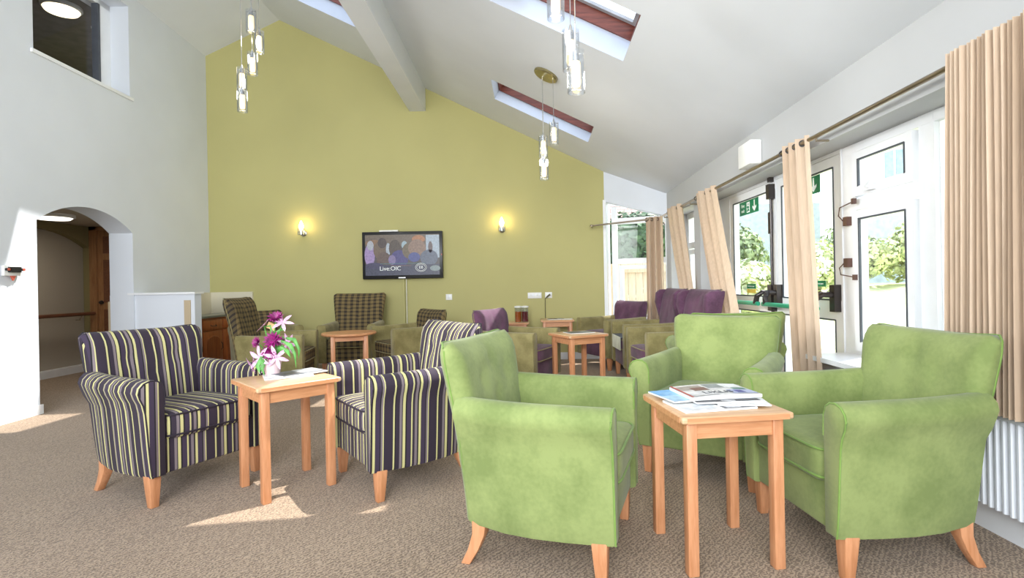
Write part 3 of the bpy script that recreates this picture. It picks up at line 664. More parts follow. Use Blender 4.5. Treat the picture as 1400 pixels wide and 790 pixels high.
# ------------------------------------------------------------------ pendants
def pendant(cluster, x, y, z_top, z_ceil):
    mb = MB(); mb.lathe([(.046,0),(.046,-.215),(.043,-.215),(.043,-.004)], (x,y,z_top), 24, False); g = mb.build('glass_shade', 'tube', cluster)
    mb = MB(); mb.lathe([(0,-.055),(.02,-.055),(.024,-.07),(.024,-.165),(.018,-.18),(0,-.182)], (x,y,z_top), 18); mb.build('diffuser', 'bulb', g)
    mb = MB(); mb.lathe([(0,.03),(.006,.03),(.012,.0),(.017,-.002),(.017,-.056),(0,-.056)], (x,y,z_top), 16); mb.tube([(x-.046,y,z_top-.012),(x+.046,y,z_top-.012)], .003, 6); mb.build('lamp_holder', 'chrome', g)
    li = bpy.data.lights.new('pendant_lamp', 'POINT'); li.energy = 3; li.color = (1,.92,.8); li.shadow_soft_size = .05
    lo = bpy.data.objects.new('pendant_lamp', li); COL.objects.link(lo); lo.parent = g; lo.location = (x, y, z_top-.26)
    mb = MB(); mb.tube([(x,y,z_top+.028),(x,y,z_ceil)], .0028, 6); mb.build('cord', 'chrome', g)
def cluster(label, items, Ys, cx, cy):
    t = thing('pendant_light', label, 'pendant light', (0,0,0), 0, 'clustered glass tube pendants')
    cz_ = ceil_z(cx, cy)
    sl = math.atan(-(ceil_z(cx+.1, cy)-ceil_z(cx-.1, cy))/.2)
    mb = MB(); mb.lathe([(0,.0),(.125,0),(.125,-.018),(.115,-.028),(0,-.03)], n=28); c = mb.build('canopy', 'brass', t)
    c.matrix_basis = Matrix.Translation((cx, cy, cz_)) @ Matrix.Rotation(sl, 4, 'Y')
    for (px_, py_), Yd in zip(items, Ys):
        p = at(px_, py_, Yd); pendant(t, p.x, p.y, p.z, ceil_z(p.x, p.y)-.02)
p = at(747, 109, 5.2)
cluster('three glass tube pendants hung from an oval plate by the far skylight', [(743.5,216),(742.5,185.5),(757,167)], (5.22,5.25,5.15), p.x, 5.2)
cluster('nearest glass tube pendants, hanging at the top in front of the near skylight', [(787,70),(780,42),(759,-30)], (2.72,2.82,2.75), .2, 2.77)
cluster('glass tube pendants at upper left in front of the gable peak', [(331,122),(330.5,93),(345,72),(354,42),(343,14)], (5.0,5.08,5.05,5.12,5.02), -2.72, 5.05)

# ------------------------------------------------------------------ armchairs
PROF_ROLL = [(.25,.16),(.25,.36),(.25,.52),(.252,.60),(.264,.632),(.288,.648),(.318,.652),(.348,.642),(.368,.62),(.374,.594),(.366,.566),(.352,.535),(.343,.49),(.337,.42),(.331,.33),(.324,.24),(.317,.175),(.312,.16)]
PROF_BOX = [(.25,.16),(.25,.36),(.25,.52),(.25,.59),(.256,.615),(.27,.63),(.30,.635),(.335,.632),(.352,.62),(.36,.60),(.36,.56),(.358,.5),(.356,.44),(.354,.38),(.352,.32),(.35,.24),(.348,.175),(.346,.16)]
def armchair(name, label, group, mats, tall=.86, prof=PROF_ROLL, wide=1.0, legmat='beech'):
    arm_m, body_m, pipe_m = mats
    t = thing(name, label, 'armchair', (0,0,0), 0, group)
    ya, yb = -.345, .265
    for sgn in (1, -1):
        rings = []
        for y, k in ((ya-.004,.90),(ya,.965),(ya+.012,1),(ya+.05,1),(-.16,1),(-.04,1),(.08,1),(.19,1),(yb,1)):
            f2 = max(0, (y+.1)/.36)**2
            cx, cz_ = .305, .42; row = []
            for x, z in prof:
                xx = cx + (x-cx)*k; z2 = cz_ + (z-cz_)*(1-(1-k)*.35)
                if x > .27: xx -= .032*f2*(1-.4*(z > .5))
                z2 += .012*f2*(1 if z > .55 else 0) - (.012*math.sin(PI*(y-ya)/(yb-ya)) if z < .2 else 0)
                row.append((sgn*xx, y - (.05*(1-min(1, z2/.6)) if y > .1 else 0), z2))
            rings.append(row if sgn > 0 else row[::-1])
        mb = MB(); mb.loft(rings); a = mb.build('armrest', arm_m, t, smooth=50)
        # piping round the front facing of the arm
        pr = [((.305+(x-.305)*.97)*sgn, ya-.001, .42+(z-.42)*.99) for x, z in prof[2:]]
        mb = MB(); mb.tube(pr, .0042, 6); mb.build('piping', pipe_m, a)
    mb = MB(); mb.box(-.252, .252, -.325, .20, .16, .345); mb.build('seat_base', body_m, t, bevel=.012, seg=3)
    # cushion
    mb = MB(); rings = []; cx0 = .247; y0, y1 = -.352, .17
    for zz, k in ((.335,.955),(.345,.99),(.375,1.0),(.425,1.0),(.452,.99),(.464,.955),(.472,.80),(.476,.45)):
        row = []
        for i in range(40):
            an = 2*PI*i/40; c_, s_ = math.cos(an), math.sin(an); pw = .22
            row.append((math.copysign(abs(c_)**pw, c_)*cx0*k, (y0+y1)/2 + math.copysign(abs(s_)**pw, s_)*(y1-y0)/2*k, zz + (.0 if k > .9 else 0)))
        rings.append(row)
    mb.loft(rings); cu = mb.build('seat_cushion', body_m, t, smooth=60)
    for zz in (.352, .457):
        mb = MB(); loop = []
        for i in range(48):
            an = 2*PI*i/48; c_, s_ = math.cos(an), math.sin(an); pw = .22
            loop.append((math.copysign(abs(c_)**pw, c_)*cx0*.998, (y0+y1)/2 + math.copysign(abs(s_)**pw, s_)*(y1-y0)/2*.998, zz))
        mb.tube(loop, .0055, 6, closed=True); mb.build('piping', pipe_m, cu)
    # backrest
    nx, nz = 22, 20; zb, H_ = .16, tall
    def hw(z):
        f = (z-zb)/(.86-zb); f = min(f, 1.25) + (.25*max(0, f-.8) if tall > .95 else 0)
        return .264 + .036*min(1, f*1.4) + .030*max(0, f-.55)/.45
    def yc(z): f = (z-zb)/(.86-zb); return .225 + .02*f + .095*max(0, f)**1.7
    def bpt(i, j, front):
        u = -1 + 2*i/nx; f = j/nz
        zt = H_ + .016*abs(u)**2.2 - .010 - .024*max(0, (abs(u)-.86)/.14)**2.5
        z = zb + (zt-zb)*f; w = hw(z)
        e = max(0, (abs(u)-.86)/.14); th = .062*(1-.55*e*e)*(1-.5*max(0, (f-.9)/.1)**2)
        y = yc(z) - .045*u*u*max(0, f-.35)
        if front:
            dz = 0
            for bx, bz in ((-.13,.70),(.13,.70),(0,.615),(0,.775)):
                d2 = (u*w-bx)**2 + (z-bz*(H_/.86))**2; dz += .016*math.exp(-d2/.0011)
            return (u*w, y - th + dz - .012*math.cos(u*PI/2)*f, z)
        return (u*w, y + th*.68, z)
    mb = MB(); fr = [[bpt(i, j, True) for i in range(nx+1)] for j in range(nz+1)]; bk = [[bpt(i, j, False) for i in range(nx+1)] for j in range(nz+1)]
    rings = [fr[j] + bk[j][::-1] for j in range(nz+1)]
    # rounded top roll
    top = [[(p[0]*.992, p[1]*.0+ (fr[nz][i][1]*.75+bk[nz][i][1]*.25), p[2]+.012) for i, p in enumerate(fr[nz])] + [(p[0]*.992, fr[nz][i][1]*.25+bk[nz][i][1]*.75, p[2]+.012) for i, p in enumerate(bk[nz])][::-1]]
    mb.loft(rings + top); br = mb.build('backrest', body_m, t, smooth=60)
    mb = MB(); mb.tube([(bk[j][0][0]*.995, bk[j][0][1]-.006, bk[j][0][2]) for j in range(2, nz+1)] + [(bk[nz][i][0]*.99, bk[nz][i][1]-.002, bk[nz][i][2]+.011) for i in range(nx+1)] + [(bk[j][nx][0]*.995, bk[j][nx][1]-.006, bk[j][nx][2]) for j in range(nz, 1, -1)], .0042, 6); mb.build('piping', pipe_m, br)
    for sgn in (1, -1):
        mb = MB(); rings = []
        for z, a, y in ((.175,.030,-.285),(.10,.026,-.287),(0,.019,-.29)):
            x = sgn*.285; rings.append([(x-a,y-a,z),(x+a,y-a,z),(x+a,y+a,z),(x-a,y+a,z)])
        mb.loft(rings); mb.build('leg', legmat, t, bevel=.004)
        mb = MB(); rings = []
        for z, a, y, x in ((.18,.03,.195,.255),(.12,.026,.20,.258),(.06,.022,.222,.264),(0,.019,.255,.27)):
            x *= sgn; rings.append([(x-a,y-a,z),(x+a,y-a,z),(x+a,y+a,z),(x-a,y+a,z)])
        mb.loft(rings); mb.build('leg', legmat, t, bevel=.004)
    return t
def put(o, x, y, rz, label=None):
    o.location = (x, y, 0); o.rotation_euler = (0, 0, R(rz))
    if label: o['label'] = label
    return o
ST = ('stripe_arm', 'stripe', 'darkpipe'); LI = ('lime', 'lime', 'limepipe'); CH = ('olive', 'check', 'olive'); PU = ('olive', 'purple', 'olive')
g1 = 'striped armchairs around the flower table'; g2 = 'lime armchairs around the newspaper table'; g3 = 'olive and check armchairs in the far left corner'; g4 = 'purple and olive armchairs near the far window'
a = put(armchair('armchair', 'dark purple and lime striped armchair left of the flower table, facing it', g1, ST), -2.085, 3.06, 64)
put(copy_tree(a), -.75, 3.10, -52, 'dark purple and lime striped armchair right of the flower table, seen from its side')
c = put(armchair('armchair', 'lime suede armchair in the front middle, turned sideways to the right', g2, LI), .045, 2.27, 72)
put(copy_tree(c), 1.385, 2.235, -84, 'lime suede armchair at the right by the radiator, facing left')
put(copy_tree(c), 1.055, 3.13, -35, 'lime suede armchair behind the newspaper table, facing the camera')
put(copy_tree(c), 1.435, 3.97, 176, 'lime suede armchair mostly hidden behind another one, only back top showing by the fire doors')
h = put(armchair('armchair', 'tall-backed check armchair with olive arms under the television, facing forward', g3, CH, 1.0, PROF_BOX), -2.34, 6.87, 4)
put(copy_tree(h), -2.69, 5.48, 100, 'tall-backed check armchair with olive arms seen side-on behind the flowers')
i_ = put(armchair('armchair', 'low-backed check armchair with olive arms tucked behind the tall check chair near the dresser', g3, CH, .80, PROF_BOX), -3.42, 6.68, 45)
put(copy_tree(i_), -1.45, 6.2, -52, 'low-backed check armchair with olive arms right of the round table, facing away to the left')
k_ = put(armchair('armchair', 'purple armchair with olive arms left of the middle table, facing right', g4, PU, .83, PROF_BOX), -.18, 5.37, 66)
put(copy_tree(k_), 1.06, 6.93, -62, 'purple low-backed armchair with olive arms in front of the corner window')
m_ = armchair('recliner_chair', 'tall purple winged armchair nearer the corner, grey cloth on its seat', g4, PU, 1.0, PROF_BOX)
for sgn in (1, -1):                          # side wings
    mb = MB(); rings = []
    for z, y0_, y1_, th in ((.62,.25,.32,.028),(.72,.22,.34,.032),(.85,.19,.36,.036),(.96,.20,.385,.036),(1.0,.25,.39,.03)):
        x = sgn*(.318+.02*(z-.6)); rings.append([(x-th,y0_,z),(x+th*.8,y0_+.01,z),(x+th*.8,y1_,z),(x-th,y1_,z)])
    mb.loft(rings); mb.build('wing', 'purple', m_, bevel=.014, seg=3)
put(m_, 1.31, 6.05, -87)
n_ = put(copy_tree(m_), 1.34, 5.12, -84, 'tall purple winged armchair just behind the lime chairs, left of the fire doors')
# grey fringed cloth on the seat of the corner recliner
mb = MB(); mb.box(-.22, .22, -.36, .12, .478, .49); mb.box(-.22, .22, -.362, -.358, .36, .48)
o = mb.build('seat_cloth', 'grey', bevel=.004); o.location = m_.location; o.rotation_euler = m_.rotation_euler; tag(o, 'grey fringed cloth laid over the seat of the purple winged chair', 'cloth')
mb = MB()
for i in range(22): x = -.21+.02*i; mb.box(x-.003, x+.003, -.366, -.362, .34, .488)
mb.build('fringe', 'cable', o, smooth=0)

# ------------------------------------------------------------------ tables
def side_table(label, x, y, rz, s=.44, h=.60, group='square beech side tables'):
    t = thing('side_table', label, 'side table', (x, y, 0), R(rz), group); a = s/2
    mb = MB(); mb.box(-a, a, -a, a, h-.026, h)
    mb.build('tabletop', 'beechtop', t, bevel=.009, seg=3)
    mb = MB(); e = a-.0005
    for x0, x1, y0, y1 in ((-e-.0025,-e,-e+.02,e-.02),(e,e+.0025,-e+.02,e-.02),(-e+.02,e-.02,-e-.0025,-e),(-e+.02,e-.02,e,e+.0025)): mb.box(x0, x1, y0, y1, h-.024, h-.004)
    mb.build('edge_lipping', 'beechx', t, smooth=0)
    l = a-.028-.021
    mb = MB()
    for x0, x1, y0, y1 in ((-l,l,-l-.012,-l+.01),(-l,l,l-.01,l+.012),(-l-.012,-l+.01,-l,l),(l-.01,l+.012,-l,l)): mb.box(x0, x1, y0, y1, h-.09, h-.026)
    mb.build('apron', 'beechx', t, smooth=0)
    for sx in (-l, l):
        for sy in (-l, l):
            mb = MB(); mb.box(sx-.021, sx+.021, sy-.021, sy+.021, 0, h-.026); mb.build('leg', 'beech', t, bevel=.004)
    return t
T1 = side_table('beech side table between the two striped chairs, with flowers', -1.387, 2.942, 45)
T2 = side_table('beech side table among the lime chairs, with newspapers', .726, 2.16, 7)
T3 = side_table('beech side table in the middle distance between purple chairs', .44, 5.22, 26)
T4 = side_table('beech side table against the green wall near the window, with papers', .33, 7.29, 0, .45, .60)
T6 = side_table('beech side table against the green wall carrying the juice jars', -.27, 7.28, 0, .42, .575)
t = thing('round_table', 'round-topped beech table in front of the tall check chair', 'side table', (-2.05, 5.86, 0), R(20))
mb = MB(); mb.lathe([(0,.572),(.285,.572),(.292,.58),(.292,.59),(.285,.598),(0,.60)], n=40); mb.build('tabletop', 'beechx', t)
mb = MB(); l = .17
for x0, x1, y0, y1 in ((-l,l,-l-.01,-l+.01),(-l,l,l-.01,l+.01),(-l-.01,-l+.01,-l,l),(l-.01,l+.01,-l,l)): mb.box(x0, x1, y0, y1, .515, .572)
mb.build('apron', 'beechx', t, smooth=0)
for sx in (-l, l):
    for sy in (-l, l): mb = MB(); mb.box(sx-.022, sx+.022, sy-.022, sy+.022, 0, .572); mb.build('leg', 'beech', t, bevel=.004)

# ------------------------------------------------------------------ papers
def sheet(name, label, cat, p, rz, w, d, h, blocks, base=(238,238,236), group=None, letters=None, sag=0.0):
    t = thing(name, label, cat, p, rz, group)
    mb = MB(); n = 8
    def zz(x): return sag*(1-(2*x/w)**2)
    for k in range(n):
        xa, xb = -w/2+w*k/n, -w/2+w*(k+1)/n
        mb.hexa([(xa,-d/2,0),(xb,-d/2,0),(xb,d/2,0),(xa,d/2,0),(xa,-d/2,h+zz(xa)),(xb,-d/2,h+zz(xb)),(xb,d/2,h+zz(xb)),(xa,d/2,h+zz(xa))])
    mb.build('pages', 'paper', t, smooth=30)
    mb = MB()
    allb = [(0,1,0,1,base)] + blocks
    for i, (a, b, c, e, col) in enumerate(allb):
        m_n = 6
        for k in range(m_n):
            xa = -w/2 + w*(a+(b-a)*k/m_n); xb = -w/2 + w*(a+(b-a)*(k+1)/m_n); o_ = .0006+.0003*i
            mb.quad((xa,-d/2+d*c,h+zz(xa)+o_),(xb,-d/2+d*c,h+zz(xb)+o_),(xb,-d/2+d*e,h+zz(xb)+o_),(xa,-d/2+d*e,h+zz(xa)+o_), col)
    cv = mb.build('cover', 'col', t, smooth=0)
    if letters:
        s, px_, py_, sz, mt = letters
        text('headline', s, sz, mt, Matrix.Translation((-w/2+w*px_, -d/2+d*py_, h+zz(-w/2+w*px_)+.003)), cv)
    return t
G = [(.05,.45,.55,.92,(150,170,200)),(.5,.95,.6,.95,(90,90,96)),(.08,.6,.1,.4,(200,200,204)),(.65,.92,.1,.5,(120,108,100))]
z2 = .6012
c2 = T2.location; r2 = R(7)
def on_t(T, dx, dy, z): v = Matrix.Rotation(T.rotation_euler.z, 3, 'Z') @ Vector((dx, dy, 0)); return (T.location.x+v.x, T.location.y+v.y, z)
sheet('magazine', 'white magazine at the bottom front of the pile on the newspaper table', 'magazine', on_t(T2, -.04, -.055, z2), r2+R(4), .30, .20, .007, [(.55,.98,.02,.45,(96,98,104)),(.6,.8,.05,.3,(200,200,204)),(.05,.5,.1,.5,(228,232,236))])
sheet('magazine', 'pale brochure with tan corner at the right of the newspaper table', 'magazine', on_t(T2, .10, -.02, z2+.0085), r2-R(14), .20, .22, .004, [(.0,.35,.1,.8,(196,150,120)),(.4,.95,.1,.9,(242,244,246))])
sheet('magazine', 'sky blue covered magazine under the newspaper, left side of the table', 'magazine', on_t(T2, -.075, .07, z2+.0145), r2+R(10), .25, .21, .006, [(0,1,.5,1,(120,178,224)),(0,1,0,.5,(176,212,236)),(.1,.5,.5,.8,(140,190,230))], (160,205,235))
sheet('newspaper', 'folded newspaper with headline on top of the pile', 'newspaper', on_t(T2, .035, .05, z2+.0225), r2+R(2), .30, .22, .012, [(.03,.4,.55,.9,(170,160,150)),(.2,.42,.45,.72,(128,96,84)),(.45,.75,.6,.95,(150,158,158)),(.7,.98,.6,.95,(240,244,244)),(.76,.96,.42,.55,(90,140,130)),(.62,.98,.05,.38,(176,184,214)),(.7,.82,.1,.32,(70,76,150)),(.0,.03,.0,1,(190,90,80)),(.05,.4,.04,.3,(222,222,222))], (222,222,220), None, ('LIKLIS', .44, .2, .05, 'gasket'), .006)
b2 = sheet('newspaper', 'dark-banded newspaper edge sticking out under the folded newspaper', 'newspaper', on_t(T2, .03, -.03, z2+.0145), r2-R(3), .26, .13, .006, [(.0,1,.0,.3,(40,40,44)),(.4,.62,.04,.2,(190,190,192))], (200,204,206))
# left table
zt = .6012
sheet('magazine', 'white magazine lying open on the flower table, nearest the pot', 'magazine', on_t(T1, .03, .05, zt), R(30), .25, .19, .006, [(.05,.45,.1,.9,(230,232,234)),(.55,.95,.2,.5,(150,152,156)),(.55,.95,.6,.9,(206,208,212))])
sheet('magazine', 'grey-covered magazine at the right edge of the flower table', 'magazine', on_t(T1, .09, .055, zt+.0075), R(52), .26, .18, .006, [(.0,.5,.0,1,(108,112,120)),(.5,1,.3,1,(190,194,200)),(.1,.4,.2,.6,(60,62,70))], (150,152,158))
sheet('magazine', 'small dark magazine on the middle table between purple chairs', 'magazine', on_t(T3, .03, .03, .6012), R(20), .26, .2, .005, [(.05,.6,.1,.9,(92,96,96)),(.6,.95,.2,.8,(150,156,150))], (120,122,118))
sheet('magazine', 'dark magazine on the table against the green wall', 'magazine', on_t(T4, -.02, -.02, .6012), R(8), .22, .2, .006, [(.05,.6,.1,.9,(60,62,66)),(.6,.95,.2,.8,(190,190,186))], (150,150,148))
sheet('magazine', 'white leaflet at the right end of the table against the green wall', 'magazine', on_t(T4, .15, -.04, .6012), R(-6), .12, .17, .004, [(.1,.9,.1,.9,(238,236,224))], (240,238,230))
# juice jars
for i, (xx, mt, lb) in enumerate(((708.5, 'amber', 'clear jar of amber juice with white lid, left of the pair'), (718, 'berry', 'clear jar of dark red juice with white lid, right of the pair'))):
    p = at(xx, 440, 7.2)
    t = thing('juice_jar', lb, 'jar', (p.x, 7.2, .576))
    mb = MB(); mb.lathe([(.0,.0),(.043,0),(.047,.01),(.047,.2),(.045,.2),(.045,.012),(0,.01)], n=24, caps=False); mb.build('jar_glass', 'tube', t)
    mb = MB(); mb.lathe([(0,.006),(.041,.006),(.0435,.014),(.0435,.145),(0,.145)], n=24); mb.build('juice', mt, t)
    mb = MB(); mb.lathe([(0,.2),(.05,.2),(.05,.218),(.02,.224),(0,.224)], n=24); mb.build('lid', 'plastic', t)
# folded flyers / letters leave; flowers in pot
pp = on_z(373, 513.5, .6)
fl = thing('flower_arrangement', 'pink lilies and magenta blooms in a pale pink pot on the left table', 'flowers', (pp.x, pp.y, .6005))
mb = MB(); mb.lathe([(0,0),(.036,0),(.04,.02),(.05,.098),(.052,.1),(.046,.1),(.042,.06),(0,.05)], n=26, caps=False); mb.build('pot', 'pot', fl)
rnd = random.Random(3)
def petal_flower(c, d, r, npt, width, droop, mat, nm, layers=1):
    d = Vector(d).normalized(); x = d.orthogonal().normalized(); y = d.cross(x); mb = MB()
    for L in range(layers):
        rr = r*(1-.22*L); off = L*.5
        for k in range(npt):
            an = 2*PI*(k+off)/npt + rnd.uniform(-.12, .12); o = x*math.cos(an)+y*math.sin(an); s = d.cross(o)
            rows = []
            for f, w in ((0,.25),(.3,.85),(.55,1),(.8,.6),(1,.04)):
                q = Vector(c) + o*rr*f + d*(rr*(.45+.25*L)*f - droop*rr*f*f)
                rows.append([q - s*width*w*rr, q + d*(-.08*rr*w), q + s*width*w*rr])
            mb.loft(rows, False, False)
    return mb.build(nm, mat, fl, smooth=80)
def P(x, y, dY=0): q = at(x, y, pp.y+dY); return q - Vector((pp.x, pp.y, .6005))
cam_d = Vector((.4, -1, .25))
blooms = [((356,490),(-.5,-1,.1),.075,'petal'),((348,494),(-1,-.5,.1),.06,'petal'),((386,441),(.3,-.8,.6),.055,'petal'),((378,488),(.2,-1,0),.06,'petal'),((366,497),(-.1,-1,-.3),.06,'petal'),((392,470),(1,-.5,.2),.055,'petal'),((361,445),(-.7,-.3,.7),.045,'petal'),((345,500),(-.8,-.6,-.5),.05,'petal')]
for (px_, py_), d, r, mt in blooms:
    c_ = P(px_, py_, rnd.uniform(-.05, .02)); petal_flower(c_, d, r*1.2, 6, .15, .35, mt, 'lily')
    mb = MB(); mb.tube([(0,0,.08), c_*.5+Vector((0,0,.05)), c_], .003, 6); mb.build('stem', 'leaf', fl)
for (px_, py_), d, r in (((377,435),(.1,-.7,.8),.05),((373,465),(0,-1,.3),.055),((352,468),(-.5,-1,.3),.04),((369,482),(0,-1,0),.05),((381,466),(.4,-1,.2),.035)):
    c_ = P(px_, py_, rnd.uniform(-.06, 0)); petal_flower(c_, d, r*.95, 11, .15, .15, 'magenta', 'chrysanthemum', 3)
    mb = MB(); mb.tube([(0,0,.08), c_*.5+Vector((0,0,.05)), c_], .003, 6); mb.build('stem', 'leaf', fl)
def frond(pts, w, nm='leaf'):
    pts = [Vector(p) for p in pts]; mb = MB(); rows = []
    for i, p in enumerate(pts):
        f = i/(len(pts)-1); d = (pts[min(i+1, len(pts)-1)]-pts[max(0, i-1)]).normalized(); s = d.cross(Vector((.3,-1,.2))).normalized()
        ww = w*(math.sin(PI*min(1, .12+f*.88))); rows.append([p-s*ww, p+Vector((0,-.004,.003)), p+s*ww])
    mb.loft(rows, False, False); mb.build(nm, 'leaf', fl, smooth=80)
frond([(0,0,.1), P(385,466,-.02), P(397,472,-.03), P(403,484,-.04), P(405,503,-.05)], .012)
frond([(0,0,.1), P(388,462,.02), P(402,464,.0), P(409,478,.0), P(408,492,0)], .012)
frond([(0,0,.1), P(384,476,-.03), P(393,480,-.05), P(398,490,-.06)], .014)
frond([(0,0,.1), P(358,490,-.05), P(352,500,-.06), P(356,512,-.07)], .016); frond([(0,0,.1), P(362,492,-.06), P(358,504,-.07), P(362,514,-.07)], .013)
frond([(0,0,.1), P(372,452,.0), P(370,445,0), P(360,447,0)], .01); frond([(0,0,.1), P(378,455,.0), P(384,450,0), P(390,452,0)], .01); frond([(0,0,.1), P(380,480,-.02), P(386,474,-.02), P(392,478,-.03)], .014)
q = P(371, 446, -.0); mb = MB(); mb.box(-.024,.024,-.001,.001,-.018,.018); tg = mb.build('gift_tag', 'label', fl, smooth=0); tg.location = q; tg.rotation_euler = (0, R(25), 0)
mb = MB(); mb.tube([(0,0,.08), q], .002, 6); mb.build('tag_stick', 'label', fl)

# ------------------------------------------------------------------ dresser
dY0, dY1 = 6.22, 7.54; dX1 = -4.18; dX0 = XL(6.8)+.045
t = thing('dresser', 'brown wooden sideboard with grey top against the left wall', 'sideboard', (0,0,0))
mb = MB(); mb.box(dX0, dX1-.02, dY0, dY1, .05, .72); mb.build('carcass', 'pine', t, bevel=.004)
mb = MB(); mb.box(dX0, dX1+.02, dY0-.02, dY1+.02, .735, .765); mb.build('worktop', 'stone', t, bevel=.006)
mb = MB(); mb.box(dX0, dX1+.005, dY0-.01, dY1+.01, .72, .735); mb.build('moulding', 'pinedk', t, smooth=0)
mb = MB(); mb.box(dX0, dX1-.04, dY0+.02, dY1-.02, 0, .05); mb.build('plinth', 'pinedk', t, smooth=0)
for k in range(3):
    ya, yb = dY0+.02+k*.432, dY0+.02+k*.432+.414
    mb = MB(); mb.box(dX1-.02, dX1, ya, yb, .575, .705); dw = mb.build('drawer', 'pine', t, bevel=.005)
    mb = MB(); mb.tube([(dX1,ya+.15,.64),(dX1+.02,ya+.16,.625),(dX1+.02,ya+.25,.625),(dX1,ya+.26,.64)], .005, 8); mb.build('drawer_handle', 'hard', dw)
    mb = MB(); mb.box(dX1-.02, dX1, ya, yb, .08, .56); dn = mb.build('cupboard_door', 'pine', t, bevel=.005)
    mb = MB(); pr = [(ya+.07,.14),(yb-.07,.14)] + [((ya+yb)/2+(yb-ya-.14)/2*math.cos(PI*i/10), .44+.06*math.sin(PI*i/10)) for i in range(11)]
    mb.loft([[(dX1-.002,a_,b_) for a_,b_ in pr],[(dX1+.008,(ya+yb)/2+(a_-(ya+yb)/2)*.93,.3+(b_-.3)*.95) for a_,b_ in pr]]); mb.build('door_panel', 'pinedk', dn, smooth=20)
    mb = MB(); mb.tube([(dX1,yb-.035,.40),(dX1+.018,yb-.035,.38),(dX1+.018,yb-.035,.32),(dX1,yb-.035,.30)], .005, 8); mb.build('door_handle', 'hard', dn)

# ------------------------------------------------------------------ outside
mb = MB(); nx_, ny_ = 16, 16
for i in range(nx_+1):
    for j in range(ny_+1):
        X = 3.6 + 26*(i/nx_)**1.4; Y = -6 + 34*j/ny_
        d_ = max(0, X-4.6 + max(0, Y-10)*.5); mb.v.append((X, Y, -.08 + min(1.0, .25*d_)))
for i in range(nx_):
    for j in range(ny_): a_ = i*(ny_+1)+j; mb.f.append([a_, a_+1, a_+ny_+2, a_+ny_+1]); mb.c.append(None)
struct(mb.build('ground', 'lawn'))
mb = MB(); mb.box(2.25, 3.62, -6, 9.5, -.2, -.05); mb.box(-1, 3.62, 8.3, 11.3, -.2, -.05); struct(mb.build('ground_patio', 'patio', smooth=0))
def gz(X, Y): return -.08 + min(1.0, .25*max(0, X-4.6 + max(0, Y-10)*.5))
def bush(name, label, cat, x, y, rx, ry, rz_, mat, n=1500, size=.09, blossoms=0, trunk=0, group=None):
    z0 = gz(x, y) if x > 3.6 else -.05
    t = thing(name, label, cat, (x, y, z0), 0, group); rnd = random.Random(int(x*91+y*17)); mb = MB()
    lumps = [(rnd.uniform(-.5,.5)*rx, rnd.uniform(-.5,.5)*ry, rz_*rnd.uniform(.5,1.35), rnd.uniform(.45,.7)) for _ in range(7)] + [(0,0,rz_,.8)]
    for k in range(n):
        lx, ly, lz, s = lumps[k % len(lumps)]
        d = Vector((rnd.gauss(0,1), rnd.gauss(0,1), rnd.gauss(0,1))).normalized(); r_ = rnd.uniform(.8, 1.02)*s
        c = Vector((lx+d.x*rx*r_, ly+d.y*ry*r_, max(.03, lz+d.z*rz_*r_)+trunk))
        u = d.orthogonal().normalized(); u.rotate(Matrix.Rotation(rnd.uniform(0, 6.28), 3, d)); v = (d.cross(u)+d*rnd.uniform(-.8,.8)).normalized(); a_ = size*rnd.uniform(.6,1.3)
        mb.add([c-u*a_*.5, c+v*a_*.35, c+u*a_*.7, c-v*a_*.35], [(0,1,2,3)])
    mb.build('foliage', mat, t, smooth=0)
    mb = MB(); h_ = trunk+rz_*.9
    for k in range(3): mb.tube([(rnd.uniform(-.06,.06),rnd.uniform(-.06,.06),0),(rnd.uniform(-.1,.1),rnd.uniform(-.1,.1),h_*.5),(rnd.uniform(-.4,.4)*rx,rnd.uniform(-.4,.4)*ry,h_)], [.04,.03,.015], 6)
    mb.build('branches', 'trunk', t)
    if blossoms:
        mb = MB()
        for k in range(blossoms):
            d = Vector((-abs(rnd.gauss(0,1))-.3, rnd.gauss(0,1)-.4, rnd.gauss(0,.7)+.2)).normalized(); c = Vector((d.x*rx*1.0, d.y*ry*1.0, rz_+d.z*rz_*.9))
            for q_ in range(5):
                an = q_*2*PI/5; u = d.orthogonal().normalized(); w_ = d.cross(u); o_ = (u*math.cos(an)+w_*math.sin(an))
                mb.add([c, c+o_*.06+d.cross(o_)*.028, c+o_*.1, c+o_*.06-d.cross(o_)*.028], [(0,1,2,3)])
        mb.build('blossoms', 'blossom', t, smooth=0)
    return t
gb = 'garden shrubs beyond the lawn'
bush('shrub', 'shrub with white blossoms just outside the left fire door', 'shrub', 4.9, 11.6, .75, .7, .72, 'hedge2', 2200, .10, 46, 0, gb)
bush('shrub', 'shrub with white blossoms on the lawn seen through the right fire door', 'shrub', 6.45, 12.0, .8, .7, .7, 'hedge2', 2000, .10, 40, 0, gb)
bush('shrub', 'dark leafy shrub in the garden behind the left fire door', 'shrub', 5.4, 14.0, 1.0, .9, 1.1, 'hedge', 2200, .13, 0, 0, gb)
bush('shrub', 'pale green shrub left in the view of the casement window', 'shrub', 7.9, 12.6, .55, .8, .62, 'hedge2', 2000, .11, 0, 0, gb)
bush('shrub', 'dense green shrub in the middle view of the casement window', 'shrub', 8.4, 13.9, .9, .6, .85, 'hedge', 2200, .12, 0, 0, gb)
bush('shrub', 'tall leafy shrub at the right in the view of the casement window', 'shrub', 8.85, 12.3, .5, .8, .85, 'hedge2', 2400, .11, 0, 0, gb)
bush('tree', 'dense dark green tree outside the angled corner window', 'tree', 2.5, 13.0, 1.15, 1.0, 1.3, 'tree', 5600, .14, 0, .45)
bush('shrub', 'green shrub outside the window beside the angled corner', 'shrub', 3.9, 10.2, .5, .6, .8, 'hedge2', 1600, .11, 0, 0, gb)
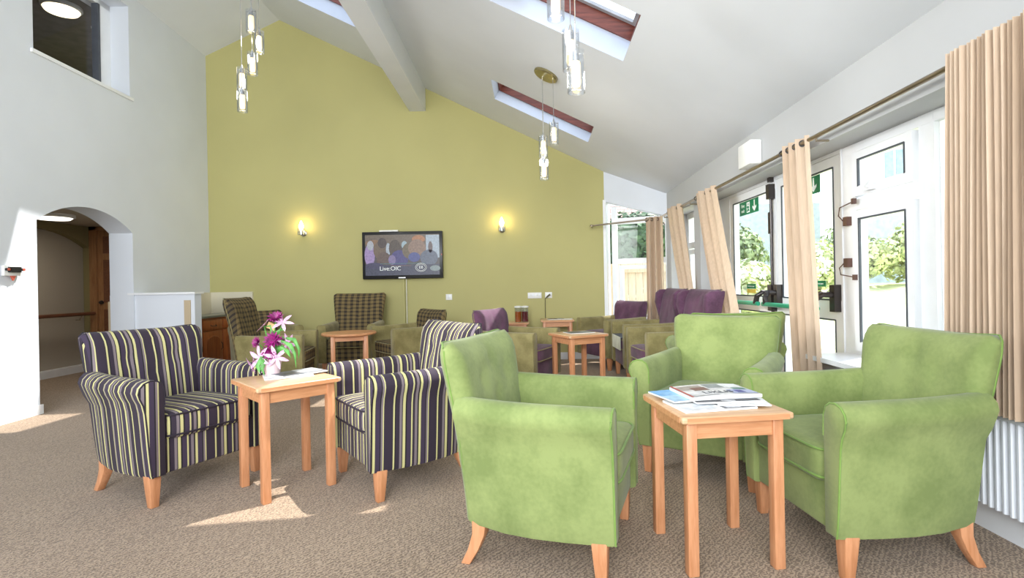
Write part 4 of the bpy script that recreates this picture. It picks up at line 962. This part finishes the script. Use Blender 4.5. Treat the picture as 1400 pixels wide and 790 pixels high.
# houses
def house(name, label, x0, x1, y0, y1, h, wall, wins, roof=None):
    t = thing(name, label, 'building', (0,0,0))
    mb = MB(); mb.box(x0, x1, y0, y1, -.3, h); mb.build('walls', wall, t, smooth=0)
    for fx, a, b, za, zb in wins:
        if fx == 'x':
            fr = MB(); fr.box(x0-.03, x0+.04, a-.08, b+.08, za-.08, zb+.08); f_ = fr.build('window', 'upvc', t, smooth=0)
            gl = MB(); m_ = (a+b)/2
            for ya, yb_ in ((a, m_-.04), (m_+.04, b)): gl.box(x0-.05, x0-.02, ya, yb_, za, zb*.35+za*.65-.03); gl.box(x0-.05, x0-.02, ya, yb_, zb*.35+za*.65+.03, zb)
            gl.build('panes', 'winblue', f_, smooth=0)
        else:
            fr = MB(); fr.box(a-.08, b+.08, y0-.03, y0+.04, za-.08, zb+.08); f_ = fr.build('window', 'upvc', t, smooth=0)
            gl = MB(); m_ = (a+b)/2
            for ya, yb_ in ((a, m_-.04), (m_+.04, b)): gl.box(ya, yb_, y0-.05, y0-.02, za, zb)
            gl.build('panes', 'winblue', f_, smooth=0)
    if roof:
        rb_ = MB(); ym = (y0+y1)/2; e = .5
        rb_.loft([[(x0-e,y0-e,h-.1),(x0-e,ym,h+roof),(x0-e,y1+e,h-.1)],[(x1+e,y0-e,h-.1),(x1+e,ym,h+roof),(x1+e,y1+e,h-.1)]]); rb_.build('roof', 'roof', t, smooth=0)
        gt = MB(); gt.box(x0-e-.05, x1+e, y0-e-.12, y0-e, h-.2, h-.08); gt.build('gutter', 'gasket', t, smooth=0)
    return t
house('house', 'cream and blue-grey house beyond the garden seen through the casement window', 10.0, 20, 16.0, 17.6, 5.4, 'creamwall', [('y', 10.75, 11.35, 3.95, 4.95), ('y', 14.6, 15.4, 3.95, 4.95)])
mb = MB(); mb.box(9.96, 20.05, 15.93, 16.0, -.2, 2.95); mb.build('lower_cladding', 'bluewall', bpy.data.objects['house'], smooth=0)
mb = MB(); mb.box(9.7, 20.4, 15.5, 16.4, 5.36, 5.55); mb.build('eaves', 'gasket', bpy.data.objects['house'], smooth=0)
house('house', 'blue-grey building beyond the garden seen through the fire doors', 5.0, 9.6, 17.5, 24, 3.6, 'bluewall', [('y', 6.2, 7.2, 1.3, 2.2)])
house('bungalow', 'brick-red tiled bungalow roof behind the tree outside the corner window', -1.5, 4.4, 17.0, 23, 2.7, 'creamwall', [('y', 1.6, 2.6, 1.1, 2.1)], 3.4)
t = thing('garden_gate', 'pale boarded wooden gate outside the lower corner window', 'gate', (1.2, 8.75, -.05))
mb = MB()
for k in range(9): mb.box(.03+k*.122, .145+k*.122, 0, .022, .05, 1.45)
mb.build('boards', 'fence', t, bevel=.003)
mb = MB(); mb.box(0, 1.15, -.025, 0, 1.30, 1.40); mb.box(0, 1.15, -.025, 0, .15, .25); mb.box(0, .06, -.03, 0, 0, 1.5); mb.box(1.09, 1.15, -.03, 0, 0, 1.5); mb.build('frame', 'fence', t, smooth=0)

# ------------------------------------------------------------------ light
w = bpy.data.worlds.new('daylight'); bpy.context.scene.world = w; w.use_nodes = True
nt = w.node_tree; bg = nt.nodes['Background']
tc = nt.nodes.new('ShaderNodeTexCoord'); sp = nt.nodes.new('ShaderNodeSeparateXYZ'); nt.links.new(tc.outputs['Generated'], sp.inputs[0])
rp = nt.nodes.new('ShaderNodeValToRGB'); rp.color_ramp.elements[0].position = 0; rp.color_ramp.elements[0].color = (.93,.96,1,1); rp.color_ramp.elements[1].position = .8; rp.color_ramp.elements[1].color = (.62,.78,1,1)
nt.links.new(sp.outputs[2], rp.inputs[0]); nt.links.new(rp.outputs[0], bg.inputs[0]); bg.inputs[1].default_value = 2.5
sl = bpy.data.lights.new('sun', 'SUN'); sl.energy = 7.0; sl.angle = R(.6); sl.color = (1, .975, .94)
so = bpy.data.objects.new('sun', sl); COL.objects.link(so)
so.rotation_euler = Vector((-.5, -.34, -1)).to_track_quat('-Z', 'Y').to_euler()
def area(name, loc, target, sx, sy, e, col=(1,1,1)):
    l = bpy.data.lights.new(name, 'AREA'); l.shape = 'RECTANGLE'; l.size = sx; l.size_y = sy; l.energy = e; l.color = col
    o = bpy.data.objects.new(name, l); COL.objects.link(o); o.location = loc
    o.rotation_euler = (Vector(target)-Vector(loc)).to_track_quat('-Z', 'Y').to_euler(); return o
area('room_fill', (-.8, -5.5, 2.6), (-1.2, 6, 2.0), 3.0, 2.0, 370, (.95, .98, 1))  # added fill lamp beyond the open rear end, evens out the room
area('ceiling_fill', (-.8, -.9, 2.0), (-.6, 3.0, 4.6), 1.6, 1.0, 75, (.95, .98, 1))  # added fill behind the camera, aimed up to bounce off the ceiling
wl = area('window_fill', (-3.7, 1.0, 2.3), (2.1, 4.6, 1.35), 1.0, 1.0, 22, (.97, .99, 1)); wl.data.spread = R(55)  # added unseen lamp that brightens the backlit window frames
area('corridor_lamp', (-5.62, 6.2, 1.93), (-5.62, 6.2, 0), .3, .3, 7, (1,.93,.8))
area('gallery_lamp', (-6.3, 6.2, 4.55), (-6.3, 6.2, 0), .4, .4, 6, (1,.88,.7))

# ------------------------------------------------------------------ camera
cd = bpy.data.cameras.new('camera'); co = bpy.data.objects.new('camera', cd); COL.objects.link(co)
cd.sensor_width = 36; cd.sensor_fit = 'HORIZONTAL'; cd.lens = F/1400*36
cd.shift_x = -(PPX-700)/1400; cd.shift_y = (PPY-395)/1400; cd.clip_start = .05
co.matrix_world = Matrix.Translation((0,0,CAM_H)) @ Matrix.Rotation(R(90), 4, 'X') @ Matrix.Rotation(R(-ROLL), 4, 'Z')
sc = bpy.context.scene; sc.camera = co
sc.view_settings.view_transform = 'Standard'; sc.view_settings.look = 'None'; sc.view_settings.exposure = 0.12
sc.cycles.use_denoising = True; sc.cycles.max_bounces = 8; sc.cycles.transparent_max_bounces = 24
sc.cycles.sample_clamp_indirect = 6
